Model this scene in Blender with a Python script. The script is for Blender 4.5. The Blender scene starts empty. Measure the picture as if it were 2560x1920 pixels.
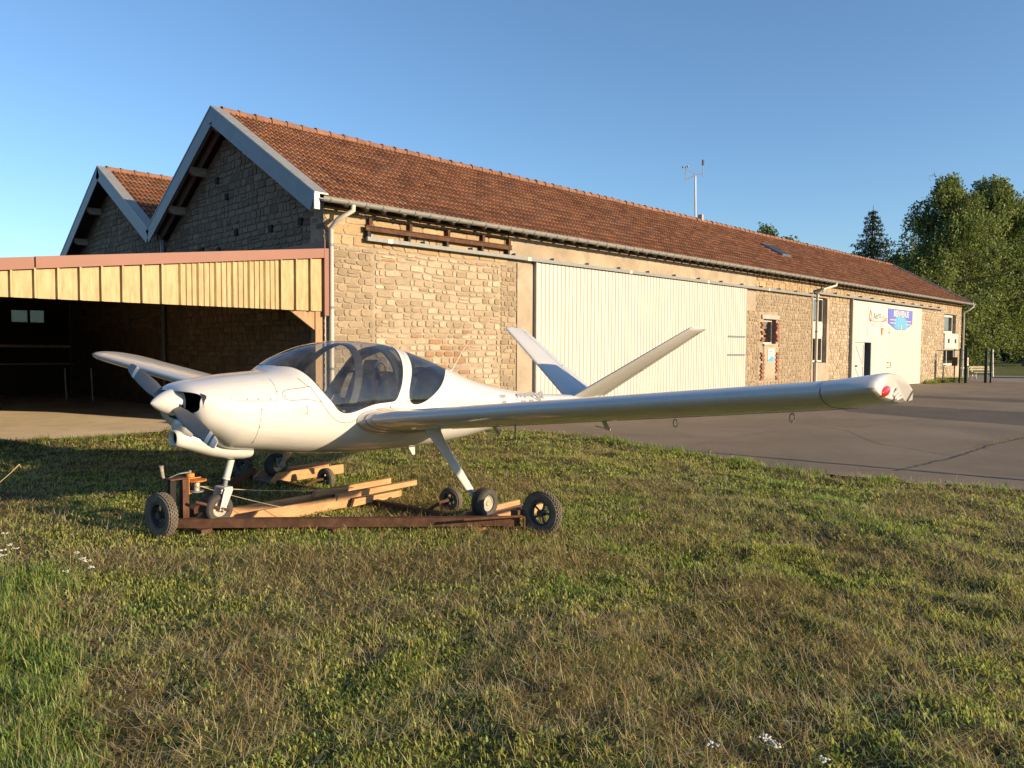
import bpy, bmesh, math, random
import numpy as np
from mathutils import Vector, Matrix, noise as mnoise

SC = bpy.context.scene
COL = SC.collection
rad = math.radians
random.seed(7)
NR = np.random.default_rng(11)

# ------------------------------------------------------------------ camera, sky, sun, exposure
CAM_LOC = Vector((-7.930, -13.227, 1.595))
YAW, PITCH, ROLL, FPX = rad(44.735), rad(-2.488), rad(0.306), 1907.0
_f = Vector((math.sin(YAW) * math.cos(PITCH), math.cos(YAW) * math.cos(PITCH), math.sin(PITCH)))
_r = Vector((math.cos(YAW), -math.sin(YAW), 0))
_u = _r.cross(_f)
_r2 = _r * math.cos(ROLL) + _u * math.sin(ROLL)
_u2 = -_r * math.sin(ROLL) + _u * math.cos(ROLL)
cam_d = bpy.data.cameras.new("camera")
cam = bpy.data.objects.new("camera", cam_d)
COL.objects.link(cam)
m3 = Matrix((_r2, _u2, -_f)).transposed()
cam.matrix_world = Matrix.Translation(CAM_LOC) @ m3.to_4x4()
cam_d.sensor_width = 36.0
cam_d.lens = FPX / 2560 * 36.0
cam_d.clip_start = 0.05
cam_d.clip_end = 3000
SC.camera = cam

SUN_AZ, SUN_EL = rad(107.5), rad(13.0)      # azimuth the light travels to (from +X, counter-clockwise), sun height
ldir = Vector((math.cos(SUN_AZ) * math.cos(SUN_EL), math.sin(SUN_AZ) * math.cos(SUN_EL), -math.sin(SUN_EL)))
W = bpy.data.worlds.new("World")
SC.world = W
W.use_nodes = True
wn = W.node_tree
bg = wn.nodes["Background"]
sky = wn.nodes.new("ShaderNodeTexSky")
sky.sky_type = 'NISHITA'
sky.sun_disc = False
sky.sun_elevation = SUN_EL
sky.sun_rotation = math.atan2(-ldir.x, -ldir.y)
sky.air_density = 1.0
sky.dust_density = 0.5
sky.ozone_density = 3.8
wn.links.new(sky.outputs[0], bg.inputs[0])
bg.inputs[1].default_value = 0.10
sun_d = bpy.data.lights.new("sun", 'SUN')
sun_d.energy = 4.3
sun_d.angle = rad(0.6)
sun_d.color = (1.0, 0.76, 0.48)
sun = bpy.data.objects.new("sun", sun_d)
COL.objects.link(sun)
sun.rotation_euler = ldir.to_track_quat('-Z', 'Y').to_euler()
SC.view_settings.view_transform = 'Standard'
SC.view_settings.look = 'None'
SC.view_settings.exposure = 1.15
SC.view_settings.gamma = 1.0
SC.view_settings.use_curve_mapping = False
SC.cycles.max_bounces = 8
SC.cycles.transparent_max_bounces = 12
SC.cycles.use_denoising = True


# ------------------------------------------------------------------ helpers
def sun_free(): return ldir


def link(o, parent=None):
    COL.objects.link(o)
    if parent is not None:
        o.parent = parent
    return o


def tag(o, label=None, cat=None, group=None, kind=None):
    if label: o["label"] = label
    if cat: o["category"] = cat
    if group: o["group"] = group
    if kind: o["kind"] = kind
    return o


def empty(name, loc=(0, 0, 0), label=None, cat=None, group=None):
    o = bpy.data.objects.new(name, None)
    o.location = loc
    o.empty_display_size = 0.2
    COL.objects.link(o)
    return tag(o, label, cat, group)


class MB:
    """collects verts and faces of ONE mesh"""
    def __init__(s):
        s.v, s.f = [], []

    def add(s, vs, fs):
        n = len(s.v)
        s.v.extend(tuple(v) for v in vs)
        s.f.extend(tuple(i + n for i in f) for f in fs)
        return s

    def box(s, x0, x1, y0, y1, z0, z1, M=None):
        vs = [Vector((x, y, z)) for z in (z0, z1) for y in (y0, y1) for x in (x0, x1)]
        if M is not None: vs = [M @ v for v in vs]
        return s.add(vs, [(0, 2, 3, 1), (4, 5, 7, 6), (0, 1, 5, 4), (2, 6, 7, 3), (0, 4, 6, 2), (1, 3, 7, 5)])

    def bar(s, p, q, w, h, up=(0, 0, 1)):
        """beam from p to q, w across, h along up"""
        p, q = Vector(p), Vector(q)
        d = (q - p).normalized()
        sd = d.cross(Vector(up)).normalized()
        u = sd.cross(d)
        vs = [b + sd * (i * w / 2) + u * (j * h / 2) for b in (p, q) for i, j in ((-1, -1), (1, -1), (1, 1), (-1, 1))]
        return s.add(vs, [(3, 2, 1, 0), (4, 5, 6, 7), (0, 1, 5, 4), (1, 2, 6, 5), (2, 3, 7, 6), (3, 0, 4, 7)])

    def tube(s, pts, r, n=8, caps=True):
        pts = [Vector(p) for p in pts]
        rs = r if isinstance(r, (list, tuple)) else [r] * len(pts)
        up = Vector((0, 0, 1))
        vs, fs = [], []
        t0 = (pts[1] - pts[0]).normalized()
        if abs(t0.z) > .95: up = Vector((1, 0, 0))
        a = t0.cross(up).normalized()
        for i, p in enumerate(pts):
            if i == 0: t = pts[1] - pts[0]
            elif i == len(pts) - 1: t = pts[-1] - pts[-2]
            else: t = (pts[i + 1] - pts[i]).normalized() + (pts[i] - pts[i - 1]).normalized()
            t.normalize()
            a = (a - t * a.dot(t)).normalized()
            b = t.cross(a)
            for k in range(n):
                an = 2 * math.pi * k / n
                vs.append(p + (a * math.cos(an) + b * math.sin(an)) * rs[i])
        for i in range(len(pts) - 1):
            for k in range(n):
                k2 = (k + 1) % n
                fs.append((i * n + k, i * n + k2, (i + 1) * n + k2, (i + 1) * n + k))
        if caps:
            fs.append(tuple(range(n))[::-1])
            fs.append(tuple(range((len(pts) - 1) * n, len(pts) * n)))
        return s.add(vs, fs)

    def lathe(s, prof, M=None, n=32, closed=False):
        """prof: list of (axial, radius); axis = local Y"""
        vs, fs = [], []
        for y, r in prof:
            for k in range(n):
                an = 2 * math.pi * k / n
                v = Vector((r * math.cos(an), y, r * math.sin(an)))
                vs.append(M @ v if M is not None else v)
        m = len(prof)
        rng = range(m) if closed else range(m - 1)
        for i in rng:
            j = (i + 1) % m
            for k in range(n):
                k2 = (k + 1) % n
                fs.append((i * n + k, j * n + k, j * n + k2, i * n + k2))
        return s.add(vs, fs)

    def loft(s, rings, cap0=True, cap1=True):
        n = len(rings[0])
        vs = [p for r in rings for p in r]
        fs = []
        for i in range(len(rings) - 1):
            for k in range(n):
                k2 = (k + 1) % n
                fs.append((i * n + k, i * n + k2, (i + 1) * n + k2, (i + 1) * n + k))
        if cap0: fs.append(tuple(range(n))[::-1])
        if cap1: fs.append(tuple(range((len(rings) - 1) * n, len(rings) * n)))
        return s.add(vs, fs)

    def quad(s, a, b, c, d):
        return s.add([a, b, c, d], [(0, 1, 2, 3)])

    def build(s, name, mat, parent=None, smooth=None, bevel=0.0, flip=True):
        me = bpy.data.meshes.new(name)
        me.from_pydata([tuple(v) for v in s.v], [], s.f)
        if flip:
            bm = bmesh.new()
            bm.from_mesh(me)
            bmesh.ops.recalc_face_normals(bm, faces=bm.faces)
            if bevel > 0:
                bmesh.ops.remove_doubles(bm, verts=bm.verts, dist=1e-6)
                eds = [e for e in bm.edges if len(e.link_faces) == 2 and e.calc_face_angle(0) > .6]
                bmesh.ops.bevel(bm, geom=eds, offset=bevel, segments=2, affect='EDGES', profile=.5)
            bm.to_mesh(me)
            bm.free()
        me.materials.append(mat)
        o = bpy.data.objects.new(name, me)
        link(o, parent)
        if smooth is not None:
            me.shade_smooth()
            if smooth < 180:
                smooth_by_angle(me, rad(smooth))
        return o


def smooth_by_angle(me, ang):
    bm = bmesh.new()
    bm.from_mesh(me)
    for e in bm.edges:
        e.smooth = not (len(e.link_faces) == 2 and e.calc_face_angle(0) > ang)
    bm.to_mesh(me)
    bm.free()


def np_mesh(name, V, F, mat, parent=None, color=None, smooth=False):
    """V (n,3), F (m,k) arrays -> object; color (n,3) point colours"""
    me = bpy.data.meshes.new(name)
    V = np.ascontiguousarray(V, np.float32)
    F = np.ascontiguousarray(F, np.int32)
    me.vertices.add(len(V))
    me.vertices.foreach_set("co", V.ravel())
    k = F.shape[1]
    me.loops.add(F.size)
    me.loops.foreach_set("vertex_index", F.ravel())
    me.polygons.add(len(F))
    me.polygons.foreach_set("loop_start", np.arange(0, F.size, k, dtype=np.int32))
    if smooth:
        me.polygons.foreach_set("use_smooth", np.ones(len(F), bool))
    me.update(calc_edges=True)
    if color is not None:
        ca = me.color_attributes.new("tint", 'FLOAT_COLOR', 'POINT')
        c4 = np.ones((len(V), 4), np.float32)
        c4[:, :3] = color
        ca.data.foreach_set("color", c4.ravel())
    me.materials.append(mat)
    o = bpy.data.objects.new(name, me)
    link(o, parent)
    return o


def setcolor(o, cols):
    """per-vertex colour attribute 'tint'"""
    me = o.data
    ca = me.color_attributes.new("tint", 'FLOAT_COLOR', 'POINT')
    c4 = np.ones((len(me.vertices), 4), np.float32)
    c4[:, :3] = cols
    ca.data.foreach_set("color", c4.ravel())


# ------------------------------------------------------------------ materials
def srgb(r, g, b):
    f = lambda c: (c / 12.92 if c <= .04045 else ((c + .055) / 1.055) ** 2.4)
    return tuple(f(c / 255) for c in (r, g, b))


class NT:
    """small node-tree writer"""
    def __init__(s, name):
        s.m = bpy.data.materials.new(name)
        s.m.use_nodes = True
        s.t = s.m.node_tree
        s.b = s.t.nodes["Principled BSDF"]
        s.out = s.t.nodes["Material Output"]
        s._co = None

    def n(s, typ, **kw):
        nd = s.t.nodes.new(typ)
        for k, v in kw.items(): setattr(nd, k, v)
        return nd

    def l(s, a, b):
        s.t.links.new(a, b)

    def co(s):
        if s._co is None:
            s._co = s.n("ShaderNodeNewGeometry").outputs["Position"]
        return s._co

    def obj(s):
        return s.n("ShaderNodeTexCoord").outputs["Object"]

    def noise(s, scale, detail=4, rough=.55, vec=None, stretch=None, dist=0.0):
        nd = s.n("ShaderNodeTexNoise")
        nd.inputs["Scale"].default_value = scale
        nd.inputs["Detail"].default_value = detail
        nd.inputs["Roughness"].default_value = rough
        nd.inputs["Distortion"].default_value = dist
        v = vec if vec is not None else s.co()
        if stretch:
            mp = s.n("ShaderNodeMapping")
            mp.inputs["Scale"].default_value = stretch
            s.l(v, mp.inputs["Vector"])
            v = mp.outputs[0]
        s.l(v, nd.inputs["Vector"])
        return nd.outputs["Fac"]

    def ramp(s, fac, stops, interp='LINEAR'):
        r = s.n("ShaderNodeValToRGB")
        r.color_ramp.interpolation = interp
        els = r.color_ramp.elements
        while len(els) < len(stops): els.new(.5)
        for e, (p, c) in zip(els, stops):
            e.position = p
            e.color = (*c, 1) if len(c) == 3 else c
        s.l(fac, r.inputs[0])
        return r.outputs[0]

    def mix(s, fac, a, b, mode='MIX'):
        nd = s.n("ShaderNodeMix", data_type='RGBA', blend_type=mode)
        for sock, v in ((nd.inputs[0], fac), (nd.inputs[6], a), (nd.inputs[7], b)):
            if hasattr(v, "links") or hasattr(v, "is_linked"):
                s.l(v, sock)
            elif isinstance(v, (int, float)):
                sock.default_value = v
            else:
                sock.default_value = (*v, 1) if len(v) == 3 else v
        return nd.outputs[2]

    def math(s, op, a, b=0.0):
        nd = s.n("ShaderNodeMath", operation=op)
        for sock, v in zip(nd.inputs, (a, b)):
            if isinstance(v, (int, float)): sock.default_value = v
            else: s.l(v, sock)
        return nd.outputs[0]

    def bump(s, h, strength=.3, dist=.01, prev=None):
        nd = s.n("ShaderNodeBump")
        nd.inputs["Strength"].default_value = strength
        nd.inputs["Distance"].default_value = dist
        s.l(h, nd.inputs["Height"])
        if prev is not None: s.l(prev, nd.inputs["Normal"])
        s.l(nd.outputs[0], s.b.inputs["Normal"])
        return nd.outputs[0]

    def set(s, **kw):
        for k, v in kw.items():
            sock = s.b.inputs[{'color': 'Base Color', 'rough': 'Roughness', 'metal': 'Metallic', 'spec': 'Specular IOR Level',
                               'coat': 'Coat Weight', 'coatr': 'Coat Roughness', 'trans': 'Transmission Weight',
                               'emit': 'Emission Color', 'emits': 'Emission Strength', 'alpha': 'Alpha'}[k]]
            if isinstance(v, (int, float)): sock.default_value = v
            elif isinstance(v, tuple): sock.default_value = (*v, 1) if len(v) == 3 else v
            else: s.l(v, sock)
        return s


def simple(name, col, rough=.6, metal=0.0, var=.12, scale=8.0, spec=.5, bump=0.0, bscale=60.0, bdist=.004, stretch=None, coat=0.0):
    t = NT(name)
    lo = tuple(c * (1 - var) for c in col)
    hi = tuple(min(1, c * (1 + var)) for c in col)
    f = t.noise(scale, 5, .6, stretch=stretch)
    t.set(color=t.ramp(f, [(.3, lo), (.7, hi)]), rough=rough, metal=metal, spec=spec, coat=coat)
    if bump: t.bump(t.noise(bscale, 4, stretch=stretch), bump, bdist)
    return t.m


MAT = {}


def tint_val(t, joined):
    """per-piece random value: colour attribute of joined meshes or object random"""
    if joined:
        a = t.n("ShaderNodeAttribute", attribute_name="tint")
        sp = t.n("ShaderNodeSeparateColor")
        t.l(a.outputs["Color"], sp.inputs[0])
        return sp.outputs[0]
    return t.n("ShaderNodeObjectInfo").outputs["Random"]


def mk_stone(name, joined, pal):
    t = NT(name)
    v = tint_val(t, joined)
    c = t.ramp(v, [(i / (len(pal) - 1), p) for i, p in enumerate(pal)])
    n1 = t.noise(14, 6, .65)
    c = t.mix(t.ramp(n1, [(.35, (0, 0, 0)), (.75, (.55, .55, .55))]), c, t.mix(1.0, c, (.55, .47, .38), 'MULTIPLY'))
    n2 = t.noise(1.3, 4, .6)
    c = t.mix(t.ramp(n2, [(.45, (0, 0, 0)), (.72, (.5, .5, .5))]), c, (.20, .165, .12))
    t.set(color=c, rough=.95, spec=.15)
    b = t.bump(t.noise(28, 6, .7), .55, .012)
    return t.m


def mk_tile(name, joined, wear=True):
    t = NT(name)
    v = tint_val(t, joined)
    c = t.ramp(v, [(0, (.22, .105, .062)), (.3, (.31, .140, .076)), (.6, (.37, .165, .088)), (.85, (.43, .20, .105)), (1, (.30, .18, .11))])
    n = t.noise(.55, 5, .65)
    c = t.mix(t.ramp(n, [(.38, (.5, .5, .5)), (.62, (0, 0, 0))]), c, t.mix(1.0, c, (.68, .66, .64), 'MULTIPLY'))
    n3 = t.noise(35, 4, .7)
    c = t.mix(t.ramp(n3, [(.55, (0, 0, 0)), (.75, (.5, .5, .5))]), c, (.13, .115, .085))
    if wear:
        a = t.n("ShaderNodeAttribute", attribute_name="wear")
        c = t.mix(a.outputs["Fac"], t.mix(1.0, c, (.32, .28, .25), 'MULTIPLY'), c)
    t.set(color=c, rough=.9, spec=.2)
    t.bump(t.noise(50, 4), .25, .004)
    return t.m


PAL_WALL = [(.255, .205, .14), (.325, .265, .19), (.38, .32, .23), (.43, .37, .28), (.29, .235, .165), (.40, .335, .245), (.46, .40, .305), (.34, .27, .185)]
PAL_PIER = [(.215, .17, .12), (.265, .215, .152), (.31, .255, .18), (.235, .19, .135), (.345, .285, .205), (.285, .22, .145)]
PAL_RED = [(.27, .165, .095), (.31, .20, .115), (.235, .135, .08), (.33, .225, .135)]
PAL_OCH = [(.30, .22, .13), (.37, .28, .17), (.41, .32, .20), (.33, .245, .145), (.39, .285, .17)]
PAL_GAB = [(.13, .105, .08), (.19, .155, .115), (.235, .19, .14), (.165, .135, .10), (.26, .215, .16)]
MAT['stone'] = mk_stone("wall stone", False, PAL_WALL)
MAT['stone_red'] = mk_stone("reddish stone", False, PAL_RED)
MAT['stone_j'] = mk_stone("wall stone joined", True, PAL_WALL)
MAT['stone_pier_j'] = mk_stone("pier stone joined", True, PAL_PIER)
MAT['stone_och_j'] = mk_stone("ochre stone joined", True, PAL_OCH)
MAT['stone_gab_j'] = mk_stone("gable stone joined", True, PAL_GAB)
MAT['tile'] = mk_tile("roof tile", False)
MAT['tile_j'] = mk_tile("roof tile joined", True)
MAT['ridge'] = simple("ridge tile clay", (.19, .092, .055), .9, var=.3, scale=3)
MAT['tile_far'] = mk_tile("far roof tile", True, False)
MAT['mortar'] = simple("lime mortar", (.285, .235, .178), .95, var=.25, scale=3.0, spec=.1, bump=.6, bscale=45, bdist=.01)
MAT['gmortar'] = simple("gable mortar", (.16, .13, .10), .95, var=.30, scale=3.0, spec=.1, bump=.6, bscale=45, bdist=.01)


def mk_plaster():
    t = NT("old plaster")
    c = t.ramp(t.noise(1.1, 6, .65, dist=.4), [(.3, (.24, .20, .15)), (.5, (.32, .265, .20)), (.7, (.39, .325, .245))])
    c = t.mix(t.ramp(t.noise(2.3, 5, .7), [(.52, (0, 0, 0)), (.66, (.7, .7, .7))]), c, (.23, .21, .175))
    t.set(color=c, rough=.92, spec=.15)
    t.bump(t.noise(22, 5), .25, .01)
    return t.m


MAT['plaster'] = mk_plaster()
MAT['zinc'] = simple("weathered zinc", (.27, .275, .26), .5, .3, var=.12, scale=5)
MAT['zinc_dark'] = simple("zinc cladding", (.13, .155, .185), .5, .2, var=.12, scale=3)
MAT['galv'] = simple("galvanised steel", (.17, .185, .19), .6, .1, var=.15, scale=12)
MAT['pvc'] = simple("grey plastic pipe", (.48, .44, .38), .45, var=.06, scale=4)
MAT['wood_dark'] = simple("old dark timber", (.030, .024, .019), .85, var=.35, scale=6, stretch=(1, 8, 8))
MAT['wood_grey'] = simple("grey weathered timber", (.25, .22, .185), .85, var=.3, scale=7, stretch=(1, 8, 8))
MAT['white_paint'] = simple("white frame paint", (.46, .445, .42), .4, var=.04, scale=3)
MAT['door_white'] = simple("cream white sheet", (.475, .45, .39), .45, var=.045, scale=1.4, spec=.4)
MAT['dark'] = simple("dark gap", (.012, .011, .010), .9, var=.2, scale=4)
MAT['black_plastic'] = simple("black plastic", (.018, .018, .02), .45, var=.15, scale=10)
MAT['brick'] = simple("red brick", (.22, .10, .065), .9, var=.3, scale=18, bump=.3)
MAT['concrete_grey'] = simple("grey concrete", (.34, .31, .27), .9, var=.18, scale=4, bump=.2)


def mk_rust():
    t = NT("rusty steel")
    c = t.ramp(t.noise(9, 6, .7), [(.3, (.045, .022, .014)), (.5, (.085, .042, .026)), (.7, (.13, .066, .040))])
    c = t.mix(t.ramp(t.noise(40, 4, .7), [(.6, (0, 0, 0)), (.8, (.6, .6, .6))]), c, (.17, .095, .055))
    t.set(color=c, rough=.85, metal=.15, spec=.3)
    t.bump(t.noise(90, 4), .3, .002)
    return t.m


MAT['rust'] = mk_rust()


def mk_thin_glass(name, tint, reflect_tint=(1, 1, 1), ior=1.5, dirt=.05):
    t = NT(name)
    t.t.nodes.remove(t.b)
    tr = t.n("ShaderNodeBsdfTransparent"); tr.inputs[0].default_value = (*tint, 1)
    gl = t.n("ShaderNodeBsdfGlossy"); gl.inputs[0].default_value = (*reflect_tint, 1); gl.inputs[1].default_value = .015
    ge = t.n("ShaderNodeNewGeometry")
    dt = t.n("ShaderNodeVectorMath", operation='DOT_PRODUCT')
    t.l(ge.outputs["Normal"], dt.inputs[0]); t.l(ge.outputs["Incoming"], dt.inputs[1])
    cs = t.math('ABSOLUTE', dt.outputs["Value"])
    p5 = t.math('POWER', t.math('SUBTRACT', 1.0, cs), 4.5)
    f0 = ((ior - 1) / (ior + 1)) ** 2 * 1.8
    f2 = t.math('ADD', t.math('MULTIPLY', p5, 1 - f0), f0)
    m1 = t.n("ShaderNodeMixShader")
    t.l(f2, m1.inputs[0]); t.l(tr.outputs[0], m1.inputs[1]); t.l(gl.outputs[0], m1.inputs[2])
    df = t.n("ShaderNodeBsdfDiffuse"); df.inputs[0].default_value = (.5, .48, .45, 1)
    m2 = t.n("ShaderNodeMixShader")
    d = t.ramp(t.noise(6, 5, .7), [(.35, (dirt * .3,) * 3), (.75, (dirt * 1.6,) * 3)])
    t.l(d, m2.inputs[0]); t.l(m1.outputs[0], m2.inputs[1]); t.l(df.outputs[0], m2.inputs[2])
    t.l(m2.outputs[0], t.out.inputs[0])
    return t.m


MAT['glass'] = mk_thin_glass("window glass", (.30, .33, .34), ior=2.3, dirt=.02)


def glossy_white(name, col=(.52, .515, .50), rough=.20, var=.02):
    t = NT(name)
    f = t.noise(1.7, 5, .6)
    c = t.ramp(f, [(.3, tuple(x * (1 - var * 2) for x in col)), (.7, col)])
    g = t.noise(4, 7, .75, stretch=(.5, 2.2, 1.6), dist=.8)
    c = t.mix(t.ramp(g, [(.52, (0, 0, 0)), (.80, (.34, .34, .34))]), c, (.33, .28, .21))
    g2 = t.noise(70, 3, .7)
    c = t.mix(t.ramp(g2, [(.70, (0, 0, 0)), (.76, (.5, .5, .5))]), c, (.20, .17, .13))
    t.set(color=c, rough=rough, spec=.4, coat=.22, coatr=.08)
    return t.m


MAT['gelcoat'] = glossy_white("white gelcoat")


def text_mesh(name, body, size, mat, parent, M, depth=.002, align='CENTER', bold=0.0):
    cu = bpy.data.curves.new(name + "_c", 'FONT')
    cu.body = body
    cu.size = size
    cu.align_x = align
    cu.align_y = 'CENTER'
    cu.offset = bold
    cu.extrude = depth / 2
    cu.resolution_u = 3
    tmp = bpy.data.objects.new(name + "_t", cu)
    COL.objects.link(tmp)
    dg = bpy.context.evaluated_depsgraph_get()
    me = bpy.data.meshes.new_from_object(tmp.evaluated_get(dg))
    bpy.data.objects.remove(tmp)
    bpy.data.curves.remove(cu)
    me.name = name
    me.transform(M)
    me.materials.clear()
    me.materials.append(mat)
    o = bpy.data.objects.new(name, me)
    link(o, parent)
    return o
# ------------------------------------------------------------------ the long stone hangar
LEN, RY, RZ, EY, EZ, OVX = 42.4, 4.04, 7.06, -0.45, 4.50, 0.45
SL = (RZ - EZ) / (RY - EY)
VY = 2 * RY
VZ = RZ - SL * RY
hangar = empty("stone_hangar", (0, 0, 0), "long rubble stone hangar with red tiled roof and white sliding doors", "hangar")


def roof_z(y):            # top of tiles, front bay
    return RZ - SL * abs(y - RY)


# openings in the front wall: x0,x1,z0,z1
OPEN = [(5.95, 16.50, -.2, 3.80), (25.80, 34.70, -.2, 3.90), (18.00, 18.95, 1.87, 2.79), (22.05, 23.35, 1.18, 3.82), (38.80, 40.95, .93, 3.78)]
NICHE = (18.02, 18.93, .62, 1.80)


def wall_cells(x0, x1, z0, z1, opens):
    xs = sorted(set([x0, x1] + [o[i] for o in opens for i in (0, 1)]))
    zs = sorted(set([z0, z1] + [o[i] for o in opens for i in (2, 3)]))
    xs = [x for x in xs if x0 <= x <= x1]
    zs = [z for z in zs if z0 <= z <= z1]
    for a, b in zip(xs, xs[1:]):
        run = None
        for c, d in zip(zs, zs[1:]):
            mx, mz = (a + b) / 2, (c + d) / 2
            if any(o[0] < mx < o[1] and o[2] < mz < o[3] for o in opens):
                if run: yield (a, b, *run)
                run = None
            else:
                run = (run[0], d) if run else (c, d)
        if run: yield (a, b, *run)


wb = MB()
for a, b, c, d in wall_cells(0, 42.0, -.2, 4.46, OPEN):
    wb.box(a, b, 0.02, .52, c, d)
wall = wb.build("front_wall", MAT['mortar'], hangar)
# gable wall towards the shed, far gable, back wall
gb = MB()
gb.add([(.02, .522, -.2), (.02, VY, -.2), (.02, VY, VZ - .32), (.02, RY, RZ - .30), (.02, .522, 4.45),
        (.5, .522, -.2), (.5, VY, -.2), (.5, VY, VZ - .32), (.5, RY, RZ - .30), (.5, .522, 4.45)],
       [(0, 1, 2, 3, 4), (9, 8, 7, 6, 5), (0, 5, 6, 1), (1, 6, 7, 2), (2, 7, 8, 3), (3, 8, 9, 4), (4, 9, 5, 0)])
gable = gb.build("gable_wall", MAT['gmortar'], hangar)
gb = MB()
gb.add([(41.5, .522, -.2), (41.5, VY, -.2), (41.5, VY, VZ - .32), (41.5, RY, RZ - .30), (41.5, .522, 4.45),
        (42., .522, -.2), (42., VY, -.2), (42., VY, VZ - .32), (42., RY, RZ - .30), (42., .522, 4.45)],
       [(0, 1, 2, 3, 4), (9, 8, 7, 6, 5), (0, 5, 6, 1), (1, 6, 7, 2), (2, 7, 8, 3), (3, 8, 9, 4), (4, 9, 5, 0)])
gb.build("far_gable_wall", MAT['mortar'], hangar)
MB().box(.5, 41.5, VY - .4, VY, -.2, VZ - .35).build("partition_wall", MAT['gmortar'], hangar)
MB().box(.52, 41.48, .54, VY - .42, -.1, -.02).build("hangar_floor", MAT['concrete_grey'], hangar)


def hsh(*k):
    return random.Random(hash(k)).random()


def gen_stones(s0, s1, z0, z1, w, h, excl, seed, jx=.35, joint=.02, clip=None):
    """irregular courses; yields (polygon [(s,z)], w, h)"""
    R = random.Random(seed)
    z = z0
    while z < z1 - .04:
        hh = h * R.uniform(.72, 1.3)
        if z + hh > z1 - h * .4: hh = z1 - z
        s = s0 - R.uniform(0, w * .6)
        while s < s1:
            ww = w * R.uniform(1 - jx * 1.5, 1 + jx * 1.9)
            e = s + ww
            a, b = max(s, s0), min(e, s1)
            parts = [(a, b, z, z + hh)]
            if R.random() < .06 and hh > h * .9:
                k = z + hh * R.uniform(.4, .6)
                parts = [(a, b, z, k), (a, b, k, z + hh)]
            for (pa, pb, pc, pd) in parts:
                if pb - pa < .05 or pd - pc < .04: continue
                cx, cz = (pa + pb) / 2, (pc + pd) / 2
                if any(x[0] - .02 < pb and pa < x[1] + .02 and x[2] - .02 < pd and pc < x[3] + .02 for x in excl):
                    # keep when it can be trimmed, otherwise skip
                    ok = True
                    for x in excl:
                        if x[0] - .01 < pb and pa < x[1] + .01 and x[2] - .01 < pd and pc < x[3] + .01:
                            if pa < x[0] - .07: pb = min(pb, x[0])
                            elif pb > x[1] + .07: pa = max(pa, x[1])
                            else: ok = False
                    if not ok or pb - pa < .06: continue
                if clip and not clip((pa + pb) / 2, pd): continue
                j = joint * R.uniform(.7, 1.6)
                hw, h2 = (pb - pa) / 2 - j, (pd - pc) / 2 - j
                if hw < .02 or h2 < .015: continue
                cx, cz = (pa + pb) / 2, (pc + pd) / 2
                n = 12
                pts = []
                rot = R.uniform(-.05, .05)
                for k in range(n):
                    an = 2 * math.pi * (k + .5) / n + R.uniform(-.12, .12)
                    ca, sa = math.cos(an), math.sin(an)
                    p = R.uniform(4.5, 9)
                    q = (abs(ca) ** p + abs(sa) ** p) ** (-1 / p) * R.uniform(.90, 1.06)
                    x_, z_ = hw * ca * q, h2 * sa * q
                    pts.append((cx + x_ - z_ * rot, cz + z_ + x_ * rot))
                yield pts, (pb - pa), (pd - pc), R.random(), R.uniform(.003, .013)
            s = e
        z += hh


def warp(s, z, sd):
    n = mnoise.noise(Vector((s * .55, z * .8, sd)))
    n2 = mnoise.noise(Vector((s * .7 + 9, z * .7, sd + 5)))
    return s + n2 * .03, z + n * .055


def stone_geo(pts, dep, mapf, sd, do_warp=True):
    if do_warp:
        pts = [warp(s, z, sd) for s, z in pts]
    n = len(pts)
    cx = sum(p[0] for p in pts) / n
    cz = sum(p[1] for p in pts) / n
    R = random.Random(int(cx * 7919 + cz * 104729) & 0xffff)
    vs = [mapf(s, z, -.03) for s, z in pts]
    vs += [mapf(s, z, dep * .55) for s, z in pts]
    tx, tz = R.uniform(-.25, .25), R.uniform(-.25, .25)
    vs += [mapf(cx + (s - cx) * .84, cz + (z - cz) * .80, dep + (tx * (s - cx) + tz * (z - cz)) * .12) for s, z in pts]
    fs = []
    for i in range(n):
        j = (i + 1) % n
        fs.append((i, j, n + j, n + i))
        fs.append((n + i, n + j, 2 * n + j, 2 * n + i))
    fs.append(tuple(range(2 * n, 3 * n)))
    return vs, fs


fmap = lambda s, z, d: (s, .02 - d - .012, z)
ex_front = OPEN + [(17.72, 19.15, .55, 2.95), (21.95, 23.6, .0, 3.95), (25.7, 34.8, 0, 4.0)]
ZONES = [
    # s0,s1,z0,z1,w,h,mat,seed,joint, individually built
    (0.00, 1.16, 0.00, 3.66, .24, .13, 'stone_pier_j', 1, .007, True),
    (1.18, 4.76, 0.00, 3.66, .245, .130, 'stone_j', 2, .016, True),
    (4.78, 5.32, 0.00, 3.66, .21, .12, 'stone_pier_j', 3, .006, True),
    (0.00, 5.02, 3.68, 4.42, .42, .24, 'stone_och_j', 4, .008, True),
    (17.3, 25.7, 3.72, 4.42, .34, .18, 'stone_och_j', 5, .010, False),
    (16.65, 22.0, 0.05, 3.70, .22, .125, 'stone_pier_j', 6, .008, False),
    (23.6, 25.7, 0.05, 3.72, .26, .14, 'stone_j', 7, .012, False),
    (25.7, 42.0, 4.0, 4.42, .34, .18, 'stone_och_j', 8, .010, False),
    (34.8, 42.0, 0.05, 4.0, .26, .15, 'stone_j', 9, .013, False),
]
cand, joined = [], {}
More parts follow.
